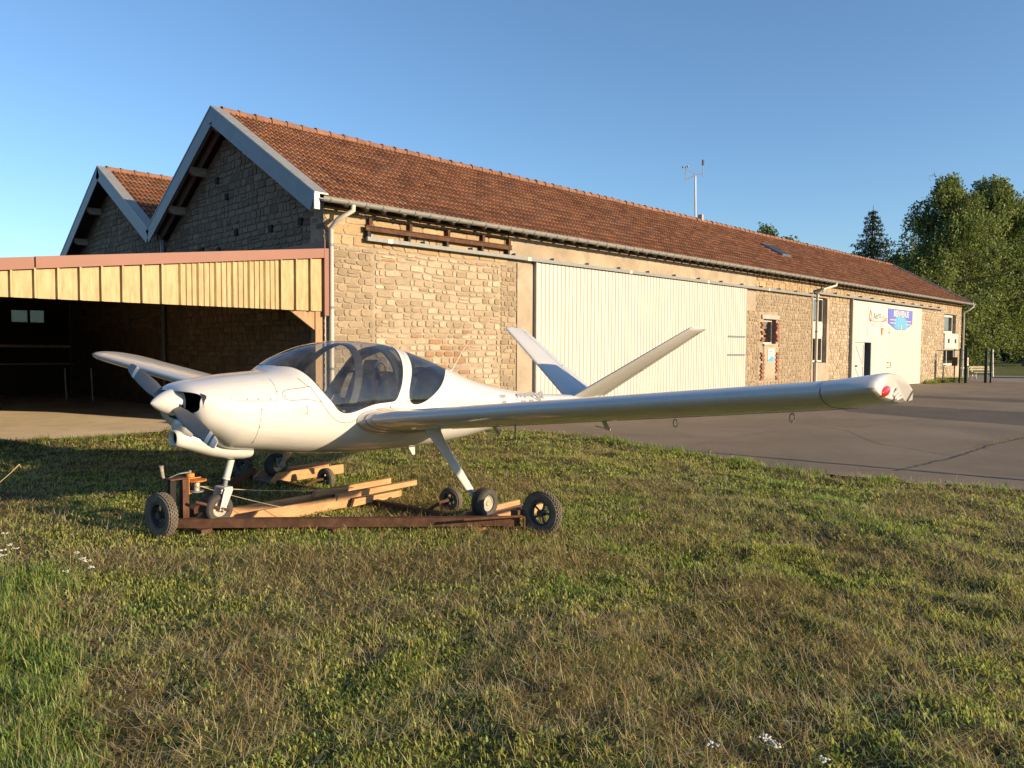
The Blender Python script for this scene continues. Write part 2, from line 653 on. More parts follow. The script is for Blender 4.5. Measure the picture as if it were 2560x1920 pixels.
for (s0, s1, z0, z1, w, h, mt, sd, jt, ind) in ZONES:
    for pts, pw, ph, v, dep in gen_stones(s0, s1, z0, z1, w, h, ex_front, sd, joint=jt):
        cx = sum(p[0] for p in pts) / len(pts)
        cz = sum(p[1] for p in pts) / len(pts)
        g = stone_geo(pts, dep, fmap, sd)
        dist2 = (cx - CAM_LOC.x) ** 2 + CAM_LOC.y ** 2
        if ind and cz > .7:
            cand.append((pw * ph / dist2 ** 1.5, g, mt, v))
        else:
            joined.setdefault(mt, []).append((g, v))
cand.sort(key=lambda c: -c[0])
for i, (_, g, mt, v) in enumerate(cand):
    if i < 300 and mt == 'stone_j':
        me = bpy.data.meshes.new("stone")
        me.from_pydata(g[0], [], g[1])
        me.materials.append(MAT['stone_red' if (g[0][0][2] < 2.0 and 1.8 < g[0][0][0] < 4.2 and v < .42) or v < .035 else 'stone'])
        link(bpy.data.objects.new("stone", me), wall)
    else:
        joined.setdefault(mt, []).append((g, v))


def build_joined(name, items, mat, parent):
    m = MB()
    cols = []
    for g, v in items:
        m.add(*g)
        cols += [(v, v, v)] * len(g[0])
    o = m.build(name, mat, parent, flip=False)
    setcolor(o, np.array(cols))
    o["kind"] = "stuff"
    return o


for mt, items in joined.items():
    build_joined("stonework", items, MAT[mt], wall)

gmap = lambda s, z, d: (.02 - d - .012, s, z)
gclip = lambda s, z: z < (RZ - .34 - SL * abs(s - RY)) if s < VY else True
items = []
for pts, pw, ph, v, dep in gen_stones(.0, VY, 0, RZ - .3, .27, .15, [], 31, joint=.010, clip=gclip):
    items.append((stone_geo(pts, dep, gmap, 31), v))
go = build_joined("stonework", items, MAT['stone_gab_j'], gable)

# put-log holes and sockets in the gable
R = random.Random(5)
for k in range(16):
    y, z = R.uniform(.8, 7.2), R.uniform(3.6, 6.3)
    if z > RZ - .7 - SL * abs(y - RY): continue
    MB().box(-.035, .03, y - .07, y + .07, z - .06, z + .08).build("wall_socket", MAT['dark'], gable)

# plaster fields
pl = MB()
pl.box(5.33, 5.93, -.012, .03, 0, 3.74)
pl.box(5.04, 17.28, -.014, .03, 3.86, 4.36)
pl.box(16.52, 16.66, -.012, .03, 0, 3.74)
pl.box(16.66, 17.3, -.010, .03, 3.05, 3.72)
pl.box(21.96, 22.05, -.01, .03, .0, 3.8)
pl.box(23.36, 23.58, -.01, .03, .0, 3.8)
pl.box(22.05, 23.36, -.01, .03, .0, 1.16)
pl.build("plaster_patch", MAT['plaster'], wall)
MB().box(40.98, 41.7, -.014, .03, .06, .98).build("plaster_patch", MAT['plaster'], wall)

# bricked window niche: lintel, bricks, niche plaster
MB().box(17.80, 19.12, -.03, .1, 2.80, 2.95).build("window_lintel", MAT['concrete_grey'], wall)
MB().box(18.02, 18.93, -.006, .05, .62, 1.84).build("niche_infill", MAT['plaster'], wall)
bm_ = MB().box(-.11, .11, -.05, .05, -.032, .032)
brick_proto = bm_.build("brick", MAT['brick'], wall)
first = True
for side in (17.90, 19.04):
    for k in range(27):
        z = .62 + k * .078
        if 1.70 < z < 1.98 or (R.random() < .12): continue
        o = brick_proto if first else brick_proto.copy()
        if not first: link(o, wall)
        first = False
        sh = .035 if k % 2 else -.035
        o.location = (side + sh * (1 if side < 18.5 else -1), .012 + R.uniform(-.006, .006), z)


# windows -------------------------------------------------------------
def window(x0, x1, z0, z1, y, fw=.07, mull=None, name="window", wide=None):
    w = MB()
    w.box(x0, x1, y, y + .06, z0, z0 + fw).box(x0, x1, y, y + .06, z1 - fw, z1)
    w.box(x0, x0 + fw, y, y + .06, z0 + fw, z1 - fw).box(x1 - fw, x1, y, y + .06, z0 + fw, z1 - fw)
    if mull is not None: w.box(mull - .035, mull + .035, y - .004, y + .06, z0 + fw, z1 - fw)
    fr = w.build(name, MAT['white_paint'], hangar)
    edges = [x0 + fw] + ([mull - .035, mull + .035] if mull else []) + [x1 - fw]
    for a, b in zip(edges[::2], edges[1::2]):
        MB().box(a, b, y + .025, y + .032, z0 + fw, z1 - fw).build("pane", MAT['glass'], fr)
    return fr


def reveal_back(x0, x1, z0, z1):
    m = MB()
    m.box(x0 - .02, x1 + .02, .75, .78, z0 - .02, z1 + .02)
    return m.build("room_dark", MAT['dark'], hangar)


MB().box(18.935, 18.955, .015, .4, 1.87, 2.79).build("brick_reveal", MAT['brick'], wall)
window(18.0, 18.94, 1.90, 2.78, .16, .06)
MB().box(17.95, 19.0, -.05, .155, 1.84, 1.90).build("window_sill", MAT['concrete_grey'], wall)
window(22.05, 23.34, 2.80, 3.80, .16, .055)
MB().box(22.05, 23.34, .15, .22, 2.25, 2.795).build("window_panel", MAT['white_paint'], hangar)
window(22.05, 23.34, 1.20, 2.245, .16, .08)
window(38.8, 40.95, 2.72, 3.76, .18, .13, mull=39.25)
wp = MB().box(38.78, 41.30, -.05, .30, 1.84, 2.70)
wpo = wp.build("window_panel", MAT['white_paint'], hangar)
for xx in (39.35, 40.60):
    MB().box(xx, xx + .30, -.056, 0, 2.16, 2.40).build("vent_opening", MAT['dark'], wpo)
MB().box(38.85, 41.2, -.058, -.05, 2.62, 2.64).box(38.85, 41.2, -.058, -.05, 1.92, 1.94).build("panel_moulding", MAT['concrete_grey'], wpo)
window(38.8, 40.95, .95, 1.82, .06, .07, mull=39.55)
MB().box(38.7, 41.05, -.04, .10, .90, .948).build("window_sill", MAT['white_paint'], hangar)
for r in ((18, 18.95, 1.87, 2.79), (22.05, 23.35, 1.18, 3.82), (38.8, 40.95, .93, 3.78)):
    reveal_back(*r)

# big sliding door: two leaves of ribbed sheets ------------------------
def ribbed(x0, x1, z0, z1, y, pitch=.15, dep=.02, flatw=.66):
    """sheet with vertical trapezoid ribs, front towards -Y"""
    n = max(1, round((x1 - x0) / pitch))
    p = (x1 - x0) / n
    prof = []
    for k in range(n):
        b = x0 + k * p
        prof += [(b, y), (b + p * flatw, y), (b + p * (flatw + .1), y + dep), (b + p * .9, y + dep)]
    prof.append((x1, y))
    m = MB()
    vs = [(a, b, z) for z in (z0, z1) for a, b in prof]
    k = len(prof)
    fs = [(i, i + 1, k + i + 1, k + i) for i in range(k - 1)]
    m.add(vs, fs)
    m.add([(x0, y, z0), (x1, y, z0), (x1, y + .05, z0), (x0, y + .05, z0), (x0, y, z1), (x1, y, z1), (x1, y + .05, z1), (x0, y + .05, z1)],
          [(3, 2, 6, 7), (0, 4, 7, 3), (1, 2, 6, 5), (4, 5, 6, 7)])
    return m


door = MB().box(5.97, 16.5, -.045, -.01, .06, 3.76).build("sliding_door", MAT['door_white'], hangar)
xs = np.linspace(5.96, 16.52, 11)
for a, b in zip(xs, xs[1:]):
    ribbed(a + .002, b - .002, .05, 3.78, -.10).build("door_sheet", MAT['door_white'], door, flip=False)
MB().box(5.90, 5.955, -.11, .01, .05, 3.80).build("door_edge", MAT['zinc'], door)
for z in (1.50, 2.12):
    MB().box(15.25, 16.42, -.118, -.098, z - .03, z + .03).build("door_bar", MAT['zinc_dark'], door)
# white door with the wicket
D2 = [(25.80, 26.08, .03, 3.86), (26.08, 27.95, 2.06, 3.86), (27.95, 34.74, .03, 3.86)]
d2 = MB().box(25.82, 26.06, -.05, -.01, .05, 3.84).box(27.97, 34.7, -.05, -.01, .05, 3.84).box(26.06, 27.97, -.05, -.01, 2.08, 3.84).build("hangar_door", MAT['door_white'], hangar)
for a, b, c, d in D2[:2] + [(27.95, 29.90, .03, 3.86)]:
    ribbed(a + .003, b - .003, c, d, -.10, pitch=.17, dep=.008, flatw=.75).build("door_sheet", MAT['door_white'], d2, flip=False)
MB().box(29.93, 34.74, -.085, -.055, .03, 3.86).build("door_leaf", MAT['door_white'], d2)
MB().box(29.895, 29.925, -.07, -.05, .03, 3.86).build("door_gap", MAT['zinc'], d2)
MB().box(25.72, 25.80, -.12, .02, .03, 3.9).build("door_post", MAT['zinc'], d2)
lf = MB().box(26.10, 27.16, -.075, -.045, .06, 2.04).build("wicket_door", MAT['white_paint'], d2)
m = MB().box(26.10, 26.19, -.10, -.0752, .06, 2.04).box(27.07, 27.16, -.10, -.0752, .06, 2.04)
for z in (.06, .98, 1.95):
    m.box(26.19, 27.07, -.10, -.0752, z, z + .09)
m.bar((27.05, -.085, 1.08), (26.22, -.085, 1.94), .02, .07, up=(0, 0, 1))
m.bar((27.05, -.085, .16), (26.22, -.085, .97), .02, .07, up=(0, 0, 1))
m.build("wicket_brace", MAT['white_paint'], d2)
MB().box(26.16, 26.32, -.14, -.10, .98, 1.05).build("door_latch", MAT['black_plastic'], d2)
MB().box(27.86, 27.95, -.12, .3, .06, 2.06).build("wicket_jamb", MAT['galv'], d2)
MB().tube([(29.95, -.09, 1.15), (29.95, -.16, 1.15), (30.25, -.16, 1.15), (30.25, -.16, .90), (29.95, -.16, .90), (29.95, -.09, .90)], .016, 6).build("door_pull", MAT['galv'], d2)
MB().box(25.0, 35.4, 1.6, 1.64, -.1, 4.2).build("hangar_interior_dark", MAT['dark'], hangar)
MB().box(5.5, 17.0, 1.6, 1.64, -.1, 4.2).build("hangar_interior_dark", MAT['dark'], hangar)

# rails, hangers, rust beam
rl = MB().box(.90, 21.9, -.16, -.085, 3.805, 3.885).build("door_rail", MAT['galv'], hangar)
for k in range(16):
    x = 1.0 + k * 1.38
    MB().box(x, x + .05, -.13, .02, 3.885, 3.95).build("rail_bracket", MAT['galv'], rl)
    if k % 3 == 0: MB().box(x + .4, x + .52, -.166, -.08, 3.80, 3.89).build("rail_joint", MAT['white_paint'], rl)
rl2 = MB().box(22.2, 38.2, -.17, -.09, 3.925, 4.01).build("door_rail", MAT['galv'], hangar)
for k in range(12):
    x = 22.6 + k * 1.35
    MB().box(x, x + .06, -.13, .02, 4.01, 4.08).build("rail_bracket", MAT['wood_dark'], rl2)
rb = MB().box(.88, 5.02, -.13, -.10, 4.02, 4.10).box(.88, 5.02, -.15, -.08, 4.005, 4.02).box(.88, 5.02, -.15, -.08, 4.10, 4.115)
rbo = rb.build("rail_beam", MAT['rust'], hangar)
for x in (.98, 2.0, 3.05, 4.1, 4.95):
    MB().box(x, x + .07, -.10, .02, 4.115, 4.27).build("beam_hanger", MAT['rust'], rbo)
    MB().box(x - .05, x + .01, -.12, .02, 3.885, 4.005).build("beam_hanger", MAT['wood_dark'], rbo)
MB().box(1.0, 5.0, -.03, .02, 4.255, 4.275).build("cable_conduit", MAT['rust'], rbo)

# ------------------------------------------------------------------ roof
def slope_pt(x, v, up=0.0, y0=EY, sgn=1, ry=RY, rz=RZ):
    """point on a slope: v metres up from the eave; sgn=+1 front slope"""
    ang = math.atan(SL)
    L = (RY - EY) / math.cos(ang)
    t = v / L
    y = (ry - (RY - EY) * sgn) + t * (RY - EY) * sgn
    z = EZ + t * (RZ - EZ)
    return Vector((x, y - math.sin(ang) * up * sgn, z + math.cos(ang) * up))


ANG = math.atan(SL)
SLOPE = (RY - EY) / math.cos(ANG)
# deck (underside visible at the eaves and verge)
dk = MB()
def slab(m, x0, x1, v0, v1, t0, t1, sgn, ry=RY):
    P = [slope_pt(x, v, u, sgn=sgn, ry=ry) for u in (t0, t1) for v in (v0, v1) for x in (x0, x1)]
    m.add(P, [(0, 2, 3, 1), (4, 5, 7, 6), (0, 1, 5, 4), (2, 6, 7, 3), (0, 4, 6, 2), (1, 3, 7, 5)])
VV = SLOPE * (RY - EY - (VY - RY) + 0.0) / (RY - EY)      # v of the valley on the back slope
slab(dk, -OVX + .03, LEN - .02, .05, SLOPE - .02, -.10, -.07, 1)
slab(dk, -OVX + .03, LEN - .02, VV, SLOPE - .02, -.10, -.07, -1)
roof = dk.build("roof", MAT['wood_dark'], hangar)
TW, TE_ = .27, .335
NROW = int((SLOPE - .06) / TE_)


def tile_mesh():
    n = 14
    xs = np.linspace(0, TW, n + 1)
    cr = np.maximum(0, np.cos((xs / .135 - .5) * 2 * np.pi)) ** .8
    prof = .046 * cr
    Lt = TE_ + .05
    vs, fs, we = [], [], []
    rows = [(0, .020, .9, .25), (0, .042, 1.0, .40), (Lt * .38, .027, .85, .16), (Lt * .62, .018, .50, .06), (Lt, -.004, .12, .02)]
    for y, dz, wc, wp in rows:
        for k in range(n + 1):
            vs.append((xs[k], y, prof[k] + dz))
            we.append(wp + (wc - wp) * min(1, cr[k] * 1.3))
    for r in range(len(rows) - 1):
        for k in range(n):
            a, b = r * (n + 1) + k, (r + 1) * (n + 1) + k
            fs.append((a, a + 1, b + 1, b))
    return np.array(vs), fs, np.array(we)


TV, TF, TWE = tile_mesh()
tm = bpy.data.meshes.new("roof_tile")
tm.from_pydata([tuple(v) for v in TV], [], TF)
tm.materials.append(MAT['tile'])
tm.shade_smooth()
smooth_by_angle(tm, rad(50))
wa = tm.attributes.new("wear", 'FLOAT', 'POINT')
wa.data.foreach_set("value", TWE.astype(np.float32))


def tile_matrix(x, v, sgn=1, ry=RY, jit=None):
    o = slope_pt(x, v, -.06, sgn=sgn, ry=ry)
    ex = Vector((1, 0, 0))
    ev = Vector((0, math.cos(ANG) * sgn, math.sin(ANG)))
    en = Vector((0, -math.sin(ANG) * sgn, math.cos(ANG)))
    M = Matrix((ex, ev, en)).transposed().to_4x4()
    M.translation = o
    if jit: M = M @ Matrix.Rotation(jit, 4, 'Z')
    return M


def tiles(parent, x0, x1, sgn, ry, rows, n_ind, seed, skip=None):
    Rr = np.random.default_rng(seed)
    nx = int((x1 - x0) / TW)
    lst = []
    for r in rows:
        for c in range(nx):
            x = x0 + c * TW
            if skip and skip(x, r): continue
            v = .0 + r * TE_
            P = slope_pt(x, v, 0, sgn=sgn, ry=ry)
            lst.append(((P - CAM_LOC).length, x, v))
    order = sorted(range(len(lst)), key=lambda i: lst[i][0])
    ind = set(order[:n_ind])
    VV_, FF_, CC_ = [], [], []
    TFa = np.array(TF)
    nv = len(TV)
    k = 0
    for i, (d, x, v) in enumerate(lst):
        M = tile_matrix(x, v + Rr.normal(0, .006), sgn, ry, Rr.normal(0, .010))
        M = M @ Matrix.Translation((0, 0, Rr.uniform(-.003, .006)))
        if i in ind:
            o = bpy.data.objects.new("roof_tile", tm)
            link(o, parent)
            o.matrix_local = M
        else:
            A = np.array(M)
            VV_.append(TV @ A[:3, :3].T + A[:3, 3])
            FF_.append(TFa + k * nv)
            CC_.append(np.full((nv, 3), Rr.random()))
            k += 1
    if k:
        o = np_mesh("roof_tiling", np.concatenate(VV_), np.concatenate(FF_), MAT['tile_j'], parent, np.concatenate(CC_), smooth=True)
        smooth_by_angle(o.data, rad(50))
        wa_ = o.data.attributes.new("wear", 'FLOAT', 'POINT')
        wa_.data.foreach_set("value", np.tile(TWE, k).astype(np.float32))
        o["kind"] = "stuff"


SKX0, SKX1, SKV0, SKV1 = 22.3, 23.1, 2.2, 3.3
sk = lambda x, r: SKX0 - .2 < x < SKX1 and SKV0 - .15 < r * TE_ < SKV1
tiles(roof, -OVX + .20, LEN - .1, 1, RY, range(NROW + 1), 300, 3, sk)
# back slope close to the verge (seen from the side)
bs = MB()
slab(bs, -OVX + .05, LEN - .05, VV, SLOPE - .01, -.065, -.03, -1)
bs.build("back_slope", MAT['tile_far'], roof)

# ridge tiles
nrt = int((LEN + OVX - .25) / .40)
rp = MB()
ring = lambda y, r0: [(y, r0 * math.cos(a), r0 * math.sin(a)) for a in np.linspace(-.35, math.pi + .35, 9)]
v_, f_ = [], []
for (xx, r0) in ((0, .125), (.06, .125), (.062, .108), (.43, .100)):
    v_ += ring(xx, r0)
for i in range(3):
    for k in range(8):
        f_.append((i * 9 + k, i * 9 + k + 1, (i + 1) * 9 + k + 1, (i + 1) * 9 + k))
rp.add(v_, f_)
r_first = rp.build("ridge_tile", MAT['ridge'], roof, flip=False, smooth=40)
for k in range(nrt):
    o = r_first if k == 0 else r_first.copy()
    if k: link(o, roof)
    o.location = (-OVX + .22 + k * .40, RY + random.uniform(-.01, .01), RZ - .035 + random.uniform(-.008, .008))

# verge cladding: boards and caps, both slopes
vg = MB()
for sgn, v0 in ((1, .0), (-1, VV - .1)):
    P = [slope_pt(-OVX, v, u, sgn=sgn) for v in (v0, SLOPE) for u in (-.34, .035)]
    for dx in (0,):
        vs = [p + Vector((-.02, 0, 0)) for p in P] + [p + Vector((.01, 0, 0)) for p in P]
        vg.add(vs, [(0, 1, 3, 2), (4, 6, 7, 5), (0, 4, 5, 1), (2, 3, 7, 6), (1, 5, 7, 3), (0, 2, 6, 4)])
vg.add([(-OVX - .022, RY - .26, RZ - .34), (-OVX - .022, RY + .26, RZ - .34), (-OVX - .022, RY, RZ + .03)], [(0, 1, 2)])
vg.build("bargeboard", MAT['zinc_dark'], roof)
vc = MB()
for sgn, v0 in ((1, .0), (-1, VV - .1)):
    P = [slope_pt(-OVX + dx, v, .045 + k, sgn=sgn) for v in (v0, SLOPE + .02) for dx, k in ((-.03, .0), (.26, .0))]
    vs = P + [p + Vector((0, 0, -.03)) for p in P]
    vc.add(vs, [(0, 1, 3, 2), (4, 6, 7, 5), (0, 4, 5, 1), (2, 3, 7, 6), (1, 5, 7, 3), (0, 2, 6, 4)])
vc.build("verge_cap", MAT['zinc'], roof)
# drip end of the verge
MB().box(-OVX - .03, -OVX + .08, EY - .02, EY + .02, EZ - .28, EZ + .03).build("verge_end", MAT['white_paint'], roof)
# far verge trim
ft = MB()
P = [slope_pt(LEN - .05 + dx, v, .05, sgn=1) for v in (0, SLOPE) for dx in (0, .12)]
ft.add(P + [p + Vector((0, 0, -.25)) for p in P], [(0, 1, 3, 2), (4, 6, 7, 5), (0, 4, 5, 1), (2, 3, 7, 6), (1, 5, 7, 3), (0, 2, 6, 4)])
ft.build("verge_cap", MAT['zinc'], roof)
# verge purlins under the overhang and lookout rafters
for sgn, fr in ((-1, .94), (-1, .60), (-1, .27), (1, .27), (1, .60), (1, .94)):
    v = SLOPE * fr if sgn == 1 else VV + (SLOPE - VV) * fr
    p = slope_pt(0, v, -.28, sgn=sgn)
    m = MB()
    vs = []
    for x, dz in ((.3, -.10), (-.28, -.10), (-.40, -.02)):
        vs += [(x, p.y - .08, p.z + dz), (x, p.y + .08, p.z + dz), (x, p.y + .08, p.z + .10), (x, p.y - .08, p.z + .10)]
    fs = [(0, 1, 2, 3), (8, 11, 10, 9)]
    for i in (0, 4):
        for k in range(4):
            fs.append((i + k, i + (k + 1) % 4, i + 4 + (k + 1) % 4, i + 4 + k))
    m.add(vs, fs)
    m.build("purlin", MAT['wood_grey'], roof)
for x in (-.12, -.34):
    for sgn, v0 in ((1, .2), (-1, VV)):
        a, b = slope_pt(x, v0, -.15, sgn=sgn), slope_pt(x, SLOPE - .05, -.15, sgn=sgn)
        MB().bar(a, b, .07, .09, up=(0, 0, 1)).build("verge_rafter", MAT['wood_grey'], roof)

# rafter tails along the eave
rf = MB()
tail = MB()
a, b = slope_pt(0, .10, -.165), slope_pt(0, .75, -.165)
rf.bar(a, b, .08, .11)
ra0 = rf.build("rafter", MAT['wood_grey'], roof)
k = 0
x = .35
while x < LEN - .3:
    o = ra0 if k == 0 else ra0.copy()
    if k: link(o, roof)
    o.location.x = x + random.uniform(-.03, .03)
    o.location.z = random.uniform(-.012, .012)
    x += .455
    k += 1
# wall plate and soffit closing
MB().box(.0, 42, -.03, .0, 4.40, 4.47).build("wall_plate", MAT['wood_dark'], roof)

# gutter: half round
g = MB()
gy, gz, gr = EY - .06, EZ - .055, .075
prof = [(gy + gr * math.cos(a), gz + gr * math.sin(a)) for a in np.linspace(math.pi, 2 * math.pi, 9)]
prof_in = [(gy + (gr - .008) * math.cos(a), gz + (gr - .008) * math.sin(a)) for a in np.linspace(2 * math.pi, math.pi, 9)]
pr = prof + prof_in
g.loft([[(-OVX + .10, y, z) for y, z in pr], [(LEN + .12, y, z) for y, z in pr]])
gut = g.build("gutter", MAT['zinc'], hangar, smooth=40)
gbk = MB()
for k in range(108):
    xx = -.2 + k * .396
    pp = [(gy + (gr + .012) * math.cos(a), gz + (gr + .012) * math.sin(a)) for a in np.linspace(math.pi, 2 * math.pi, 9)]
    gbk.loft([[(xx, y, z) for y, z in pp + prof_in], [(xx + .032, y, z) for y, z in pp + prof_in]])
go_ = gbk.build("gutter_clips", MAT['galv'], gut)
go_["kind"] = "stuff"
gtb = MB().tube([(-OVX + .1, gy - gr, gz + .004), (LEN + .12, gy - gr, gz + .004)], .011, 6).build("gutter_bead", MAT['zinc'], gut)


def downpipe(x, r=.045, xw=None, zb=.05, mat='pvc', drop=.0):
    xw = x if xw is None else xw
    wy = -.09
    d = MB().tube([(x, gy, gz - gr + .02), (x, gy, gz - .16), (xw - .0, (gy + wy) / 2 - .03, gz - .34), (xw, wy, gz - .48), (xw, wy, zb)], r, 12)
    dp = d.build("downpipe", MAT[mat], hangar, smooth=50)
    for z in (3.62, 2.40, 1.2):
        MB().tube([(xw, wy, z), (xw, wy, z + .05)], r + .008, 12).build("pipe_clip", MAT['galv'], dp)
    return dp


downpipe(.33, .05, .10)
downpipe(22.95, .055, 22.2)
downpipe(42.3, .05, 42.1, mat='white_paint')

# skylight on the roof
skm = MB()
P = [slope_pt(x, v, u) for u in (-.03, .07) for v in (SKV0, SKV1) for x in (SKX0, SKX1)]
skm.add(P, [(0, 2, 3, 1), (4, 5, 7, 6), (0, 1, 5, 4), (2, 6, 7, 3), (0, 4, 6, 2), (1, 3, 7, 5)])
sko = skm.build("skylight", MAT['zinc_dark'], roof)
P = [slope_pt(x, v, .074) for v in (SKV0 + .08, SKV1 - .08) for x in (SKX0 + .07, SKX1 - .07)]
MB().add(P, [(0, 1, 3, 2)]).build("pane", MAT['black_plastic'], sko)

# ------------------------------------------------------------------ second bay behind, with its own gable
rear = empty("rear_hangar", (0, VY, 0), "second stone hall behind, its gable and tiled roof above the shed", "hangar")
rear.location = (0, 0, 0)
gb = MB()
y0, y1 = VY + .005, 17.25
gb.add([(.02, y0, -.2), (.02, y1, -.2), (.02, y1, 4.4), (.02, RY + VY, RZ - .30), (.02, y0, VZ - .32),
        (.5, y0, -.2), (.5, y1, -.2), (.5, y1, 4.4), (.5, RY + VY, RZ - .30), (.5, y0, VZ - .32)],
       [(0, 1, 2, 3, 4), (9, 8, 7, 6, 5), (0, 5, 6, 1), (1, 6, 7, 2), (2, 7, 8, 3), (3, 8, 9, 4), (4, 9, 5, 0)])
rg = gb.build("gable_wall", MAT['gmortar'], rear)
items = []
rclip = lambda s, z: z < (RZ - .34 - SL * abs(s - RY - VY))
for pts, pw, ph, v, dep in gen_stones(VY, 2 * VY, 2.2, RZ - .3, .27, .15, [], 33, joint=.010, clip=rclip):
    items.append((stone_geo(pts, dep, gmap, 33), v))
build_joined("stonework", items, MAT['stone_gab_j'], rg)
dk = MB()
slab(dk, -OVX + .03, 30, VV, SLOPE - .02, -.10, -.07, 1, RY + VY)
slab(dk, -OVX + .03, 30, .05, SLOPE - .02, -.10, -.06, -1, RY + VY)
rroof = dk.build("roof", MAT['wood_dark'], rear)
r0 = int(VV / TE_) + 1
tiles(rroof, -OVX + .20, 5.2, 1, RY + VY, range(r0, NROW + 1), 220, 9)
for k in range(14):
    o = r_first.copy()
    link(o, rroof)
    o.location = (-OVX + .22 + k * .40, RY + VY + random.uniform(-.01, .01), RZ - .035)
bs = MB()
slab(bs, 4.9, 30, VV, SLOPE - .01, -.06, -.03, 1, RY + VY)
bs.build("far_tiling", MAT['tile_far'], rroof)["kind"] = "stuff"
for nm, mt in (("bargeboard", 'zinc_dark'), ("verge_cap", 'zinc')):
    vg = MB()
    for sgn, v0 in ((1, VV - .1), (-1, 0)):
        if nm == "bargeboard":
            P = [slope_pt(-OVX, v, u, sgn=sgn, ry=RY + VY) for v in (v0, SLOPE) for u in (-.34, .035)]
            vs = [p + Vector((-.02, 0, 0)) for p in P] + [p + Vector((.01, 0, 0)) for p in P]
        else:
            P = [slope_pt(-OVX + dx, v, .045, sgn=sgn, ry=RY + VY) for v in (v0, SLOPE + .02) for dx in (-.03, .26)]
            vs = P + [p + Vector((0, 0, -.03)) for p in P]
        vg.add(vs, [(0, 1, 3, 2), (4, 6, 7, 5), (0, 4, 5, 1), (2, 3, 7, 6), (1, 5, 7, 3), (0, 2, 6, 4)])
    vg.build(nm, MAT[mt], rroof)
for sgn, fr in ((-1, .66), (-1, .34), (1, .6)):
    v = SLOPE * fr if sgn == -1 else VV + (SLOPE - VV) * fr
    p = slope_pt(0, v, -.28, sgn=sgn, ry=RY + VY)
    m = MB()
    vs = []
    for x, dz in ((.3, -.10), (-.28, -.10), (-.40, -.02)):
        vs += [(x, p.y - .08, p.z + dz), (x, p.y + .08, p.z + dz), (x, p.y + .08, p.z + .10), (x, p.y - .08, p.z + .10)]
    fs = [(0, 1, 2, 3), (8, 11, 10, 9)]
    for i in (0, 4):
        for k in range(4):
            fs.append((i + k, i + (k + 1) % 4, i + 4 + (k + 1) % 4, i + 4 + k))
    m.add(vs, fs)
    m.build("purlin", MAT['wood_grey'], rroof)
MB().tube([(-.08, VY, VZ - .25), (-.08, VY, .3)], .06, 10).build("downpipe", MAT['zinc_dark'], rear, smooth=50)

# ------------------------------------------------------------------ open shed against the gable
shed = empty("open_shed", (-5, 0, 0), "open lean-to shed with yellowed translucent sheeting and red metal trim", "shed")
shed.location = (0, 0, 0)
MAT['red_trim'] = simple("red coated steel", (.165, .050, .030), .55, var=.08, scale=2)


def mk_frp():
    t = NT("yellowed corrugated sheet")
    f = t.noise(5, 6, .7, stretch=(3, 1, .5))
    c = t.ramp(f, [(.3, (.22, .15, .062)), (.5, (.315, .23, .105)), (.7, (.385, .305, .155))])
    g = t.noise(60, 3, .7, stretch=(2, 1, .3))
    c = t.mix(t.ramp(g, [(.5, (0, 0, 0)), (.8, (.35, .35, .35))]), c, (.30, .22, .10))
    t.set(color=c, rough=.5, spec=.3)
    return t.m


MAT['frp'] = mk_frp()
SHZ = lambda x: 3.40 + .1215 * x        # top of the sheeting
SX0 = -9.5
frame_s = MB()
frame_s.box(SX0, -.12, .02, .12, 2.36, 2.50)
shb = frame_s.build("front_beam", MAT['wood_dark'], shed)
xcur = -.06
# sheet list from the corner leftwards: (width, rib pattern)
k = 0
while xcur > SX0:
    wdt = .92
    a = max(SX0, xcur - wdt)
    fine = 1 <= k <= 2
    rib = []
    n = 3
    p = (xcur - a) / n
    prof = []
    for i in range(n):
        b = a + i * p
        if fine:
            prof += [(b, -.03), (b + p * .10, -.065), (b + p * .16, -.065), (b + p * .22, -.03), (b + p * .40, -.03), (b + p * .44, -.05), (b + p * .50, -.05), (b + p * .54, -.03),
                     (b + p * .72, -.03), (b + p * .76, -.05), (b + p * .82, -.05), (b + p * .86, -.03)]
        else:
            prof += [(b, -.03), (b + p * .05, -.09), (b + p * .14, -.09), (b + p * .20, -.03)]
    prof.append((xcur, -.03))
    m = MB()
    kk = len(prof)
    vs = [(x, y, 2.345) for x, y in prof] + [(x, y, SHZ(x)) for x, y in prof]
    m.add(vs, [(i, i + 1, kk + i + 1, kk + i) for i in range(kk - 1)])
    o = m.build("fascia_sheet", MAT['frp'], shed, flip=False)
    xcur = a
    k += 1
# red verge trim (two lengths), right corner trim
for (a, b) in ((SX0, -4.95), (-4.93, 0.0)):
    dz = .0 if a == SX0 else .004
    m = MB()
    vs = []
    for x in (a, b):
        z = SHZ(x) + dz
        vs += [(x, -.10 - dz, z - .02), (x, -.10 - dz, z + .16), (x, .28, z + .165), (x, .28, z + .15), (x, -.085 - dz, z + .145), (x, -.085 - dz, z - .02)]
    m.loft([vs[:6], vs[6:]])
    m.build("verge_trim", MAT['red_trim'], shed)
MB().box(-.06, .035, -.11, -.02, 2.26, 3.56).build("corner_trim", MAT['red_trim'], shed)
